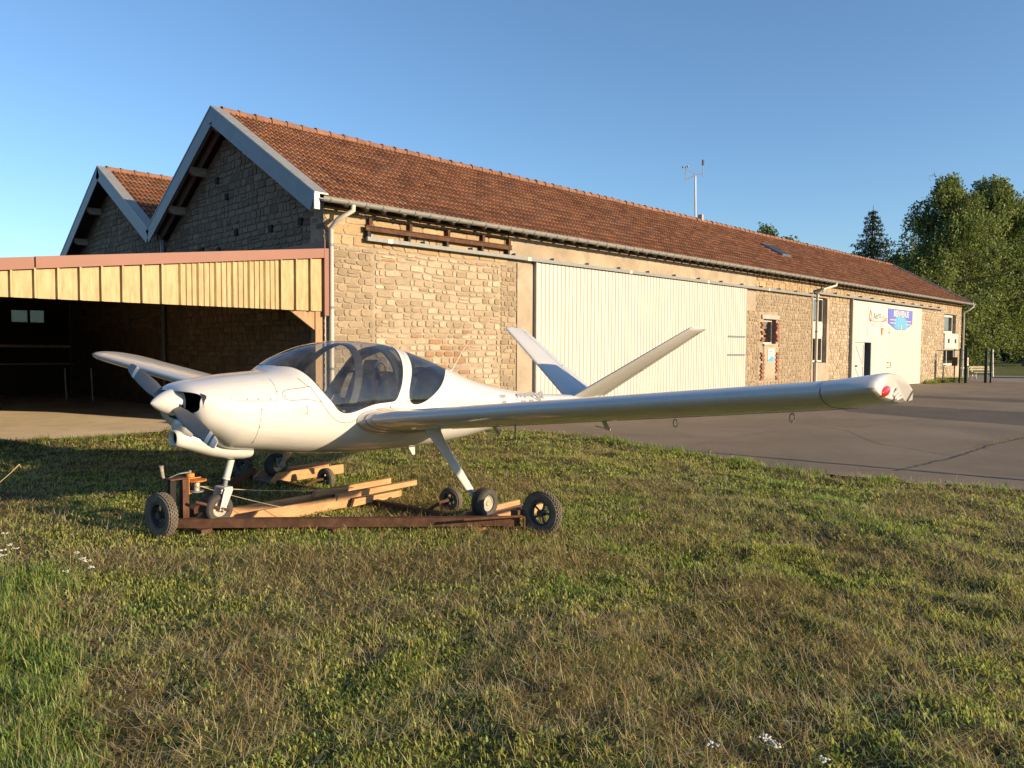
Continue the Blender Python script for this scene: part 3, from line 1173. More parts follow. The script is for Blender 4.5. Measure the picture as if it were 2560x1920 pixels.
# roof sheet and wall flashing
m = MB()
m.loft([[(x, y, SHZ(x) + .13 + dz) for dz in (0, .03) for y in ((0, 17.2) if dz == 0 else (17.2, 0))] for x in (SX0, -.01)])
m.build("roof_sheet", MAT['red_trim'], shed)
m = MB()
m.loft([[(x, y, SHZ(x) + .10 + dz) for dz in (0, .02) for y in ((.13, 17.05) if dz == 0 else (17.05, .13))] for x in (SX0 + .01, -.04)])
m.build("added_dark_ceiling", MAT['wood_dark'], shed)  # dark sheet added under the roof to stop its red bounce
m = MB()
m.loft([[(-.02, y, 3.52), (-.005, y, 3.52), (-.005, y, 3.72), (-.02, y, 3.72)] for y in (-.05, 17)])
m.build("wall_flashing", MAT['red_trim'], shed)
for y in (3.4, 6.8, 10.2, 13.6):
    MB().bar((SX0, y, SHZ(SX0) + .02), (-.05, y, SHZ(-.05) + .02), .10, .20).build("roof_rafter", MAT['wood_dark'], shed)
for x in (-1.6, -3.2, -4.8, -6.4, -8):
    MB().bar((x, .13, SHZ(x) + .0), (x, 17, SHZ(x) + .0), .08, .12).build("roof_purlin", MAT['wood_dark'], shed)
MAT['timber'] = simple("warm timber", (.30, .19, .10), .75, var=.25, scale=5, stretch=(8, 8, 1))
MB().box(-.20, -.04, .0, .16, -.1, 2.36).build("corner_post", MAT['timber'], shed)
m = MB()
m.add([(-.75, .02, 2.355), (-.21, .02, 2.355), (-.21, .02, 1.98), (-.75, .10, 2.355), (-.21, .10, 2.355), (-.21, .10, 1.98)],
      [(0, 1, 2), (5, 4, 3), (0, 2, 5, 3), (1, 4, 5, 2), (0, 3, 4, 1)])
m.build("gusset", MAT['timber'], shed)
MB().tube([(-.02, -.06, 0), (-.02, -.06, 2.27)], .012, 6).build("cable_conduit", MAT['white_paint'], shed)
# unseen side wall, closed to keep the inside dark, and back wall, with a two-pane window in the back
MB().box(SX0 - .06, SX0, 0, 17.2, -.1, SHZ(SX0) + .13).build("unseen_side_wall", MAT['wood_dark'], shed)
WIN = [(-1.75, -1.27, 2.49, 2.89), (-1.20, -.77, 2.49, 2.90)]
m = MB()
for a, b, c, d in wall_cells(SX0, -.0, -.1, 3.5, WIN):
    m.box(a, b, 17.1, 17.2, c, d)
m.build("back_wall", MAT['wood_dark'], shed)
for a, b, c, d in WIN:
    MB().box(a, b, 17.14, 17.15, c, d).build("pane", MAT['glass'], shed)
# things kept inside
MB().box(-5.2, -.9, 13.6, 13.7, 1.62, 1.70).build("shelf_rail", MAT['wood_grey'], shed)
MB().box(-5.2, -.2, 15.9, 16.3, 1.05, 1.10).build("wall_shelf", MAT['wood_grey'], shed)
for (x, y, h) in ((-1.22, 12.9, 1.0), (-.69, 12.2, 1.0)):
    o = MB().tube([(x, y, .02), (x - .03, y, h)], .018, 8).build("stake", MAT['white_paint'])
    tag(o, "thin white stake standing in the dark of the open shed", "stake", "white stakes inside the shed")
o = MB().box(-3.0, -2.35, 15.95, 16.25, 1.10, 1.62).box(-2.95, -2.4, 15.93, 15.95, 1.15, 1.58).build("crate", MAT['timber'])
tag(o, "wooden crate on the back shelf of the dark shed", "crate")
o = MB().bar((-5.4, 13.65, .9), (-3.9, 13.65, 1.6), .08, .10).build("brace_plank", MAT['wood_grey'])
o.parent = shed
# ------------------------------------------------------------------ the white V-tailed light aeroplane
TH, PH = .132, .013
fw = Vector((-math.cos(TH), -math.sin(TH), 0))
lf = Vector((math.sin(TH), -math.cos(TH), 0))
up = Vector((0, 0, 1))
lf2 = lf * math.cos(PH) - up * math.sin(PH)
up2 = up * math.cos(PH) + lf * math.sin(PH)
plane = empty("light_aeroplane", (0, 0, 0), "white two-seat light aeroplane with V tail and bubble canopy, chocked on a rusty trolley", "aeroplane")
PM = Matrix((fw, lf2, up2)).transposed().to_4x4()
PM.translation = Vector((-5.098, -6.722, 0))
plane.matrix_world = PM
GEL = MAT['gelcoat']

ST = np.array([
    [.40, 1.17, 1.00, .10, 1.09, 2.2, 2.2], [.385, 1.225, .945, .25, 1.08, 2.4, 2.3], [.35, 1.275, .90, .335, 1.075, 2.5, 2.4],
    [.28, 1.315, .85, .39, 1.07, 2.5, 2.4], [.15, 1.345, .785, .44, 1.06, 2.5, 2.4], [0, 1.372, .735, .475, 1.05, 2.5, 2.4],
    [-.3, 1.397, .69, .515, 1.04, 2.4, 2.4], [-.43, 1.407, .67, .53, 1.035, 2.3, 2.4], [-.66, 1.545, .635, .55, 1.03, 2.15, 2.4],
    [-.955, 1.646, .60, .56, 1.03, 2.1, 2.4], [-1.35, 1.691, .57, .565, 1.03, 2.1, 2.4], [-1.785, 1.67, .552, .555, 1.03, 2.1, 2.4],
    [-2.06, 1.617, .543, .535, 1.03, 2.1, 2.3], [-2.46, 1.51, .538, .485, 1.02, 2.1, 2.3], [-2.85, 1.38, .55, .425, 1.0, 2.1, 2.2],
    [-3.1, 1.295, .565, .385, .98, 2.1, 2.2], [-3.48, 1.20, .60, .33, .95, 2.1, 2.1], [-4.18, 1.08, .67, .25, .90, 2.1, 2.1],
    [-4.67, 1.03, .72, .205, .89, 2.1, 2.1], [-5.52, .968, .785, .14, .88, 2.1, 2.1], [-6.1, .925, .82, .10, .87, 2.1, 2.1],
    [-6.45, .90, .845, .05, .872, 2.1, 2.1]])
_X, _Y = ST[::-1, 0], ST[::-1, 1:]
_h = np.diff(_X)
_d = np.diff(_Y, axis=0) / _h[:, None]
_m = np.zeros_like(_Y)
_m[0], _m[-1] = _d[0], _d[-1]
for i in range(1, len(_X) - 1):
    w1, w2 = 2 * _h[i] + _h[i - 1], _h[i] + 2 * _h[i - 1]
    for k in range(_Y.shape[1]):
        if _d[i - 1, k] * _d[i, k] > 0:
            _m[i, k] = (w1 + w2) / (w1 / _d[i - 1, k] + w2 / _d[i, k])


def f_sec(a):
    a = min(max(a, _X[0]), _X[-1])
    i = min(max(int(np.searchsorted(_X, a)) - 1, 0), len(_X) - 2)
    t = (a - _X[i]) / _h[i]
    t2, t3 = t * t, t * t * t
    return (2 * t3 - 3 * t2 + 1) * _Y[i] + (t3 - 2 * t2 + t) * _h[i] * _m[i] + (-2 * t3 + 3 * t2) * _Y[i + 1] + (t3 - t2) * _h[i] * _m[i + 1]


def f_ring(a, n):
    top, bot, hw, zc, eu, el = f_sec(a)
    th = np.linspace(0, 2 * np.pi, n, endpoint=False)
    s, c = np.sin(th), np.cos(th)
    e = np.where(c >= 0, eu, el)
    b = hw * np.sign(s) * np.abs(s) ** (2 / e)
    z = np.where(c >= 0, zc + (top - zc) * np.abs(c) ** (2 / e), zc - (zc - bot) * np.abs(c) ** (2 / e))
    return np.stack([np.full(n, a), b, z], 1)


def f_b(a, c):
    """half width of the hull at height c"""
    top, bot, hw, zc, eu, el = f_sec(a)
    if c >= zc: q = 1 - min(1, ((c - zc) / (top - zc))) ** eu
    else: q = 1 - min(1, ((zc - c) / (zc - bot))) ** el
    e = eu if c >= zc else el
    return hw * max(q, 0) ** (1 / e)


GL_F = [(-.49, 1.95), (-.50, 1.45), (-.546, 1.45), (-.577, 1.441), (-.61, 1.402), (-.645, 1.344), (-.692, 1.263), (-.751, 1.187), (-.814, 1.120), (-.857, 1.062),
        (-.913, 1.026), (-.991, 1.018), (-1.098, 1.037), (-1.2, 1.066), (-1.315, 1.09), (-1.466, 1.096), (-1.56, 1.10), (-1.60, 1.125), (-1.637, 1.18), (-1.685, 1.25),
        (-1.748, 1.368), (-1.792, 1.45), (-1.831, 1.533), (-1.871, 1.599), (-1.93, 1.68), (-1.94, 1.95)]
GL_R = [(-2.12, 1.95), (-2.10, 1.61), (-1.99, 1.535), (-1.94, 1.448), (-1.886, 1.365), (-1.827, 1.275), (-1.786, 1.20), (-1.773, 1.127), (-1.80, 1.07), (-1.879, 1.05),
        (-2.011, 1.072), (-2.156, 1.134), (-2.295, 1.206), (-2.415, 1.289), (-2.529, 1.365), (-2.62, 1.395), (-2.80, 1.392), (-2.86, 1.95)]


def smooth_poly(P, it=2):
    P = np.array(P)
    for _ in range(it):
        Q = []
        for i in range(len(P)):
            a, b = P[i], P[(i + 1) % len(P)]
            Q += [a * .75 + b * .25, a * .25 + b * .75]
        P = np.array(Q)
    return P


def poly_sdf(P, xy):
    """signed distance, negative inside"""
    n = len(P)
    d = np.full(len(xy), 1e9)
    ins = np.zeros(len(xy), bool)
    for i in range(n):
        a, b = P[i], P[(i + 1) % n]
        e, w = b - a, xy - a
        t = np.clip((w @ e) / (e @ e), 0, 1)
        d = np.minimum(d, np.linalg.norm(w - t[:, None] * e, axis=1))
        c1 = (a[1] <= xy[:, 1]) & (b[1] > xy[:, 1])
        c2 = (b[1] <= xy[:, 1]) & (a[1] > xy[:, 1])
        cr = e[0] * w[:, 1] - e[1] * w[:, 0]
        ins ^= (c1 & (cr > 0)) | (c2 & (cr < 0))
    return np.where(ins, -d, d)


def split_mesh(V, N, T, f):
    """split triangles T by the sign of f at verts; returns (inside, outside) as (V,N,T)"""
    V, N = list(map(tuple, V)), list(map(tuple, N))
    f = list(f)
    cut = {}

    def mid(i, j):
        k = (min(i, j), max(i, j))
        if k not in cut:
            t = f[i] / (f[i] - f[j])
            p = tuple(V[i][q] + (V[j][q] - V[i][q]) * t for q in range(3))
            m = tuple(N[i][q] + (N[j][q] - N[i][q]) * t for q in range(3))
            V.append(p)
            N.append(m)
            cut[k] = len(V) - 1
        return cut[k]
    I, O_ = [], []
    for tri in T:
        s = [f[i] < 0 for i in tri]
        if all(s): I.append(tri); continue
        if not any(s): O_.append(tri); continue
        for k in range(3):
            a, b, c = tri[k], tri[(k + 1) % 3], tri[(k + 2) % 3]
            sa, sb, sc = s[k], s[(k + 1) % 3], s[(k + 2) % 3]
            if sb == sc and sa != sb:
                ab, ac = mid(a, b), mid(a, c)
                one, two = (I, O_) if sa else (O_, I)
                one.append((a, ab, ac))
                two.append((ab, b, c))
                two.append((ab, c, ac))
                break
    return V, N, I, O_


def tri_object(name, V, N, T, mat, parent, push=0.0):
    used = sorted({i for t in T for i in t})
    mp = {u: k for k, u in enumerate(used)}
    vs = [tuple(V[u][q] + N[u][q] * push for q in range(3)) for u in used]
    me = bpy.data.meshes.new(name)
    me.from_pydata(vs, [], [tuple(mp[i] for i in t) for t in T])
    me.shade_smooth()
    me.normals_split_custom_set_from_vertices([Vector(N[u]).normalized() for u in used])
    me.materials.append(mat)
    o = bpy.data.objects.new(name, me)
    link(o, parent)
    return o


AS = np.concatenate([[.40, .398, .395, .39, .385, .378, .37, .36, .35, .335, .32, .30], np.arange(.28, -.40, -.03), np.arange(-.40, -2.95, -.022), np.arange(-2.95, -6.46, -.09), [-6.45]])
NRG = 128
rings = np.stack([f_ring(a, NRG) for a in AS])
HV = rings.reshape(-1, 3)
_sm = np.clip(HV[:, 0] / .34, 0, 1)
_sm = _sm * _sm * (3 - 2 * _sm)
HV[:, 0] += .34 * (HV[:, 2] - 1.10) * _sm
rings = HV.reshape(rings.shape)
na = len(AS)
du = np.gradient(rings, axis=0)
dv = (np.roll(rings, -1, 1) - np.roll(rings, 1, 1))
HN = np.cross(du, dv).reshape(-1, 3)
HN /= np.linalg.norm(HN, axis=1)[:, None] + 1e-9
ctr = np.stack([HV[:, 0], np.zeros(len(HV)), np.full(len(HV), 1.05)], 1)
if np.mean(np.sum(HN * (HV - ctr), 1)) < 0: HN = -HN
HT = []
for i in range(na - 1):
    for k in range(NRG):
        k2 = (k + 1) % NRG
        p, q, r, s = i * NRG + k, i * NRG + k2, (i + 1) * NRG + k2, (i + 1) * NRG + k
        HT += [(p, r, s), (p, q, r)]
PF, PR = smooth_poly(GL_F), smooth_poly(GL_R)
# front air intakes as real holes
def intake_f(V):
    V = np.asarray(V)
    b, c = np.abs(V[:, 1]), V[:, 2] - 1.165
    e = (b / .335) ** 5 + (np.abs(c) / .088) ** 4
    return np.where(V[:, 0] > .10, e ** .25 - 1, 1.0)


V1, N1, Iin, rest = split_mesh(HV, HN, HT, intake_f(HV))
V2, N2, glF, rest = split_mesh(V1, N1, rest, poly_sdf(PF, np.array(V1)[:, [0, 2]]))
V3, N3, glR, rest = split_mesh(V2, N2, rest, poly_sdf(PR, np.array(V2)[:, [0, 2]]))
body = tri_object("fuselage", V3, N3, rest, GEL, plane)
MAT['canopy'] = mk_thin_glass("tinted canopy glass", (.84, .86, .86), ior=1.4, dirt=.035)
MAT['canopy_dark'] = mk_thin_glass("smoked rear glass", (.30, .34, .38), ior=1.5, dirt=.03)
tri_object("canopy", V3, N3, glF, MAT['canopy'], plane)
tri_object("rear_window", V3, N3, glR, MAT['canopy_dark'], plane)
# dark rubber seals round the glazing
for PP, nm in ((GL_F, "canopy_seal"), (GL_R, "window_seal")):
    pts_ = [q for q in smooth_poly(PP, 2) if q[1] < f_sec(q[0])[0] - .004]
    for s in (1, -1):
        run = []
        Q = sorted(range(len(pts_)), key=lambda i: i)
        P = [(pts_[i][0], s * (f_b(pts_[i][0], pts_[i][1]) - .001), pts_[i][1]) for i in Q]
        MB().tube(P, .0045, 5).build(nm, MAT['black_plastic'], plane)
# inside lining
MAT['lining'] = simple("grey cabin lining", (.30, .295, .285), .8, var=.15, scale=6)
lin = [t[::-1] for t in rest if -2.75 < V3[t[0]][0] < -.22]
tri_object("cabin_lining", V3, [tuple(-x for x in n) for n in N3], lin, MAT['lining'], plane, push=.014)
# intake duct behind the slot, with engine lumps
m = MB()
rr = []
for a, k in ((.34, 1.03), (.20, 1.04), (.10, 1.0)):
    rr.append([(a, .345 * k * math.copysign(abs(math.cos(t)) ** .5, math.cos(t)), 1.165 + .092 * k * math.copysign(abs(math.sin(t)) ** .5, math.sin(t))) for t in np.linspace(0, 2 * math.pi, 40, endpoint=False)])
m.loft(rr, cap0=False, cap1=True)
m.build("air_intake", MAT['dark'], plane, flip=False)
for s in (-1, 1):
    MB().tube([(.20, s * .14, 1.14), (.20, s * .30, 1.14)], .05, 12).tube([(.26, s * .20, 1.10), (.26, s * .20, 1.19)], .012, 8).build("engine_cylinder", MAT['black_plastic'], plane)
m = MB()
m.loft([[(.375 - .0, .12 * math.cos(t), 1.12 + .11 * math.sin(t)) for t in np.linspace(0, 2 * math.pi, 20, endpoint=False)],
        [(.41, .115 * math.cos(t), 1.13 + .105 * math.sin(t)) for t in np.linspace(0, 2 * math.pi, 20, endpoint=False)]])
m.build("prop_flange", MAT['dark'], plane)

# seams and outlines drawn as thin gaps
def seam(pts, r=.0035, side=1, mat='dark', name="panel_seam", sink=.0012):
    P = []
    for a, c in pts:
        P.append((a, side * (f_b(a, c) + r * .3 - sink), c))
    return MB().tube(P, r, 5).build(name, MAT[mat], body)


def dense(pts, n=6):
    out = []
    for p, q in zip(pts, pts[1:]):
        for k in range(n): out.append((p[0] + (q[0] - p[0]) * k / n, p[1] + (q[1] - p[1]) * k / n))
    return out + [pts[-1]]


SEAM = [(-.538, 1.345), (-.575, 1.287), (-.606, 1.272), (-.642, 1.206), (-.704, 1.108), (-.755, 1.037), (-.812, .981), (-.89, .941), (-.968, .928),
        (-1.035, .935), (-1.121, .973), (-1.241, 1.021), (-1.367, 1.041), (-1.511, 1.037)]
MAT['seam'] = simple("dark seam line", (.075, .066, .055), .8, var=.1)  # dark tone of the panel joints and gaps
for s in (1, -1):
    seam(dense(SEAM, 4), .003, s, 'seam')
    seam(dense([(.30, 1.185), (.10, 1.178), (-.10, 1.170), (-.25, 1.164)], 6), .0022, s, 'seam')
    seam(dense([(-.119, 1.165), (-.097, 1.017), (-.088, .90), (-.09, .80)], 6), .0022, s, 'seam')
    seam(dense([(-.25, 1.165), (-.262, 1.18), (-.287, 1.28), (-.299, 1.345)], 5), .0022, s, 'seam')
    seam(dense([(-.70, 1.135), (-.55, 1.165), (-.40, 1.160), (-.345, 1.17), (-.322, 1.20), (-.335, 1.235), (-.37, 1.25), (-.50, 1.262), (-.60, 1.275)], 4), .003, s, 'seam')
    seam(dense([(-1.63, 1.05), (-1.70, 1.17), (-1.79, 1.34), (-1.86, 1.47), (-1.93, 1.57)], 5), .002, s, 'seam')
    # fasteners
    for a, c in ((.26, 1.20), (.13, 1.195), (.0, 1.188), (-.09, 1.185), (-.20, 1.18), (-.11, 1.10), (-.095, .95), (-.1, .82), (-.28, 1.24), (-.345, 1.20), (-1.74, 1.09)):
        b = f_b(a, c)
        MB().tube([(a, s * (b - .002), c), (a, s * (b + .003), c)], .0075, 8).build("fastener", MAT['galv'], body)
    # flush air outlet
    b = f_b(-.53, 1.07)
    m = MB()
    m.box(-.540, -.520, min(s * (b - .02), s * (b + .004)), max(s * (b - .02), s * (b + .004)), 1.036, 1.106)
    m.build("air_outlet", MAT['seam'], body)
    m = MB()
    m.add([(-.53, s * (b + .010), 1.103), (-.53, s * (b + .010), 1.040), (-.38, s * (f_b(-.38, 1.085) - .001), 1.085), (-.53, s * (b - .01), 1.103), (-.53, s * (b - .01), 1.040)],
          [(0, 1, 2), (0, 2, 3), (1, 4, 2), (0, 3, 4, 1)])
    m.build("outlet_ramp", GEL, body)
    # door handle
    P = [(-1.50 - .03 * k, s * (f_b(-1.5 - .03 * k, 1.045) + .006), 1.045 - .002 * k) for k in range(12)]
    MB().tube(P, [.01] + [.017] * 10 + [.01], 8).build("door_handle", GEL, body, smooth=50)
# top cowl NACA
m = MB()
for (a, b) in ():
    pass

# spinner
m = MB()
pr = []
for k in range(15):
    t = k / 14
    pr.append((-.235 * t + .0, .118 * (math.sin(t * math.pi / 2)) ** .72))
Ms = Matrix.Translation((.59, 0, 1.155)) @ Matrix(((0, 1, 0, 0), (1, 0, 0, 0), (0, 0, 1, 0), (0, 0, 0, 1)))
m.lathe(pr, Ms, 32)
m.lathe([(-.235, .118), (-.24, .05)], Ms, 32)
m.build("spinner", GEL, plane, smooth=60)
# propeller blades
MAT['blade'] = simple("grey propeller blade", (.095, .098, .102), .35, var=.10, scale=14, spec=.5)
MAT['blade_white'] = simple("white blade stripe", (.62, .60, .57), .45, var=.06, scale=8)


def blade(name, sgn):
    R0 = .74
    dirv = Vector((0, .925 * sgn, -.38 * sgn)).normalized()
    ax = Vector((1, 0, 0))
    tn = ax.cross(dirv)
    root = Vector((.425, 0, 1.148))
    segs = [(.06, .055, .022, 62), (.12, .075, .020, 52), (.20, .100, .017, 42), (.32, .118, .013, 33), (.45, .118, .011, 26), (.58, .108, .009, 21), (.66, .098, .008, 19), (.71, .085, .007, 18), (R0, .060, .005, 17)]
    def ring(r, ch, th, be):
        be = rad(be)
        out = []
        for t in np.linspace(0, 2 * math.pi, 16, endpoint=False):
            x, y = math.cos(t) * ch / 2, math.sin(t) * th / 2 * (1.3 if math.sin(t) > 0 else .7)
            out.append(root + dirv * r + tn * (x * math.cos(be) - y * math.sin(be)) * sgn * -1 + ax * (x * math.sin(be) + y * math.cos(be)))
        return out
    def sub(r0, r1):
        rs = [r0] + [s[0] for s in segs if r0 < s[0] < r1] + [r1]
        A = np.array(segs)
        return [ring(r, *[float(np.interp(r, A[:, 0], A[:, k])) for k in (1, 2, 3)]) for r in rs]
    b = MB().loft(sub(.06, .60)).build(name, MAT['blade'], plane, smooth=50)
    MB().loft(sub(.60, .645)).build("blade_stripe", MAT['blade_white'], b, smooth=50)
    MB().loft(sub(.645, .675)).build("blade_band", MAT['blade'], b, smooth=50)
    MB().loft(sub(.675, .74)).build("blade_tip", MAT['blade_white'] if sgn > 0 else MAT['blade'], b, smooth=50)


blade("propeller_blade", 1)
blade("propeller_blade", -1)

# chin scoop
m = MB()
sc = [(.405, .858, .066, .058), (.395, .856, .078, .070), (.36, .850, .086, .076), (.25, .822, .108, .088), (.10, .775, .140, .10), (-.05, .735, .165, .098), (-.18, .712, .180, .088), (-.235, .708, .185, .078)]
rr = []
for a, c, hw, hh in sc:
    rr.append([(a, hw * math.copysign(abs(math.cos(t)) ** .8, math.cos(t)), c + hh * math.copysign(abs(math.sin(t)) ** .8, math.sin(t))) for t in np.linspace(0, 2 * math.pi, 32, endpoint=False)])
m.loft(rr, cap0=False)
inner = [[(a, hw * math.copysign(abs(math.cos(t)) ** .8, math.cos(t)), c + hh * math.copysign(abs(math.sin(t)) ** .8, math.sin(t))) for t in np.linspace(0, 2 * math.pi, 32, endpoint=False)]
         for a, c, hw, hh in ((.405, .858, .066, .058), (.395, .858, .052, .046), (.37, .856, .048, .042))]
m.loft(inner, cap0=False, cap1=False)
scoop = m.build("chin_scoop", GEL, plane, smooth=60)
m = MB().loft([[(a, .049 * k * math.cos(t), .856 + .043 * k * math.sin(t)) for t in np.linspace(0, 2 * math.pi, 24, endpoint=False)] for a, k in ((.372, 1.0), (.25, .9))], cap0=False)
m.build("scoop_mouth", MAT['dark'], scoop, flip=False)
# chin under the spinner
m = MB()
m.loft([[(a, hw * math.cos(t), c + hh * math.sin(t)) for t in np.linspace(0, 2 * math.pi, 20, endpoint=False)] for a, c, hw, hh in ((.30, .95, .15, .12), (.355, .955, .12, .085), (.375, .96, .08, .05))])
m.build("cowl_chin", GEL, plane, smooth=60)

# ---- wings
def airfoil(n=26, t=.145, m_=.02):
    xs = .5 * (1 - np.cos(np.linspace(0, math.pi, n)))
    yt = 5 * t * (.2969 * np.sqrt(xs) - .126 * xs - .3516 * xs ** 2 + .2843 * xs ** 3 - .1036 * xs ** 4)
    yc = m_ * (1 - (2 * xs - .7) ** 2 * .6)
    yc = yc - yc[0] * (1 - xs) - yc[-1] * xs
    upx = [(x, c + y) for x, c, y in zip(xs, yc, yt)]
    lo = [(x, c - y) for x, c, y in zip(xs, yc, yt)]
    return upx[::-1] + lo[1:-1]


AF = airfoil()
_ux = [0, .015, .04, .1, .2, .35, .5, .65, .8, .9, .96, 1]
_uy = [0, .030, .050, .078, .102, .120, .122, .112, .085, .055, .035, .018]
_lx = [0, .015, .04, .1, .2, .4, .6, .8, .93, 1]
_ly = [0, -.022, -.034, -.048, -.062, -.074, -.076, -.072, -.068, -.058]
AFTIP = [(x, float(np.interp(x, _ux, _uy)) if i < 26 else float(np.interp(x, _lx, _ly))) for i, (x, y) in enumerate(AF)]
_nu = len(AFTIP)


def tip_af(t):
    return [(x0, y0 * (1 - t) + y1 * .80 * t) for (x0, y0), (_, y1) in zip(AF, AFTIP)]



def wing_ring(b, sgn, k=1.0, af=AF, da=0.0, kc=1.0, tw=4.0):
    s = (b - .6) / 4.4
    le_a, le_c = -1.137 + .055 * s, .951 + .508 * s
    ch = 1.27 - .12 * s
    inc = rad(8.0 - tw * min(1, max(0, (b - 4.72) / .30)))
    out = []
    for x, y in af:
        x2 = .5 + (x - .5) * kc
        X, Y = x2 * ch, y * ch * k
        out.append((le_a - (X * math.cos(inc) + Y * math.sin(inc)) + da, sgn * b, le_c - X * math.sin(inc) + Y * math.cos(inc)))
    return out


def make_wing(sgn):
    m = MB()
    bs = [.30, .45, .6, .8, 1.2, 2, 3, 4, 4.72]
    m.loft([wing_ring(b, sgn) for b in bs], cap1=False)
    w = m.build("wing", GEL, plane, smooth=40)
    t = MB()
    seq = [(4.726, 1, 1), (4.85, 1, 1), (4.985, 1.0, 1.0), (5.008, .975, .99), (5.022, .93, .978), (5.030, .87, .96)]
    if sgn > 0:
        t.loft([wing_ring(b, sgn, k, af=tip_af(min(1, (b - 4.726) / .25)), kc=kc) for b, k, kc in seq], cap0=False)
    else:
        t.loft([wing_ring(b, sgn, k, kc=kc, tw=0) for b, k, kc in ((4.726, 1, 1), (4.85, .97, .99), (4.93, .88, .96), (4.99, .72, .92), (5.03, .5, .86), (5.045, .28, .80))], cap0=False)
    tip = t.build("wing_tip", GEL, plane, smooth=50)
    MB().tube([Vector(p) + Vector((0, 0, .0)) for p in wing_ring(4.723, sgn)[8:44]], .0028, 4).build("panel_seam", MAT['seam'], w)
    # aileron and flap gaps on top and below
    for (b0, b1, nm) in ((.85, 2.75, "flap"), (2.80, 4.68, "aileron")):
        for idx in (7, 42):
            P = [Vector(wing_ring(b, sgn)[idx]) + Vector((0, 0, .001 if idx == 7 else -.001)) for b in np.linspace(b0, b1, 8)]
            MB().tube(P, .003, 4).build("control_gap", MAT['seam'], w)
    return w, tip


wl, tl = make_wing(1)
wr, tr_ = make_wing(-1)
# wing root cuff
for s in (1, -1):
    m = MB()
    rr = []
    for b, k, g in ((.42, 1.55, .10), (.50, 1.42, .085), (.56, 1.25, .055), (.62, 1.10, .025), (.70, 1.01, .004)):
        rr.append([(p[0] + (g if i > 14 else g * .6), p[1], p[2]) for i, p in enumerate(wing_ring(b, s, k))])
    m.loft(rr, cap0=False, cap1=False)
    m.build("wing_root_fairing", GEL, plane, smooth=60)

# worn brown paint edges round the wing root
MAT['stain'] = simple("brown sealant stain", (.30, .21, .15), .7, var=.25, scale=20)
for s in (1, -1):
    for b_, g_, k_ in ((.565, .052, 1.235), (.645, .018, 1.075)):
        P = [(p[0] + (g_ if i > 14 else g_ * .6) + .0, p[1], p[2]) for i, p in enumerate(wing_ring(b_, s, k_))][13:42]
        MB().tube([Vector(p) for p in P], .006, 5).build("root_stain", MAT['stain'], plane)

# tip lights (left tip: red lens and a broken clear lens)
MAT['red_lens'] = simple("red lens", (.45, .012, .010), .08, var=.2, scale=30, coat=.8)
MAT['clear_lens'] = simple("clear lens", (.55, .52, .48), .12, var=.2, scale=30, coat=.5)


def tip_pt(x, y, s=1, out=0.0, b=5.022):
    q = wing_ring(b + out, s, 1.0, af=[(x, y)])
    return Vector(q[0])


for s, lens in ((1, 'red_lens'),):
    m = MB()
    rr = []
    for sc_, o_ in ((1.0, .000), (.92, .012), (.7, .022), (.35, .028), (.05, .030)):
        rr.append([tip_pt(.235 + .068 * sc_ * math.cos(t) - .03 * sc_ * (math.cos(t) < -.3) * abs(math.cos(t)), -.012 + .030 * sc_ * math.sin(t) + .014 * sc_ * math.cos(t), s, o_, 5.024) for t in np.linspace(0, 2 * math.pi, 20, endpoint=False)])
    m.loft(rr)
    m.build("position_light", MAT[lens], tl, smooth=60)
    m = MB()
    for (x0, y0, x1, y1) in ((.42, -.03, .50, .012), (.46, -.045, .52, -.015), (.50, -.052, .60, -.035)):
        m.tube([tip_pt(x0, y0, s, .006), tip_pt((x0 + x1) / 2, (y0 + y1) / 2 + .006, s, .024), tip_pt(x1, y1, s, .008)], .011, 8)
    m.build("broken_tail_light", MAT['clear_lens'], tl, smooth=60)
    m = MB()
    m.add([tip_pt(.60, -.022, s, .0145), tip_pt(.74, -.058, s, .0145), tip_pt(.56, -.066, s, .0145), tip_pt(.42, -.062, s, .0145), tip_pt(.45, -.03, s, .0145)], [(0, 1, 2, 3, 4)])
    m.build("light_recess", MAT['seam'], tl)
    m = MB().tube([tip_pt(.96, .012, s, .012), tip_pt(.90, -.01, s, .014), tip_pt(.80, -.05, s, .014)], .005, 5)
    m.build("control_gap", MAT['seam'], tl)


# hinge brackets, pitot, tie-down rings under the wings
def under(b, x, s, dz=0.0):
    q = wing_ring(b, s)
    sct = AF[26:]
    j = min(range(len(sct)), key=lambda i: abs(sct[i][0] - x))
    p = q[26 + j]
    return Vector((p[0], p[1], p[2] + dz))


for s in (1, -1):
    for b in (1.35, 2.62):
        p = under(b, .80, s)
        m = MB()
        m.bar(p + Vector((0, 0, .02)), p + Vector((-.10, 0, -.085)), .012, .045, up=(0, s, 0))
        m.tube([p + Vector((-.10, 0, -.08)), p + Vector((.12, .0, -.035))], .006, 6)
        m.build("flap_bracket", GEL, wl if s > 0 else wr)
    for b in (3.45, 4.35):
        p = under(b, .62, s)
        ring = [p + Vector((0, .018 * math.cos(t), -.045 + .03 * math.sin(t))) for t in np.linspace(0, 2 * math.pi, 13)]
        MB().tube(ring, .005, 6).build("tie_down_ring", GEL, wl if s > 0 else wr)
    p = under(3.9, .30, s)
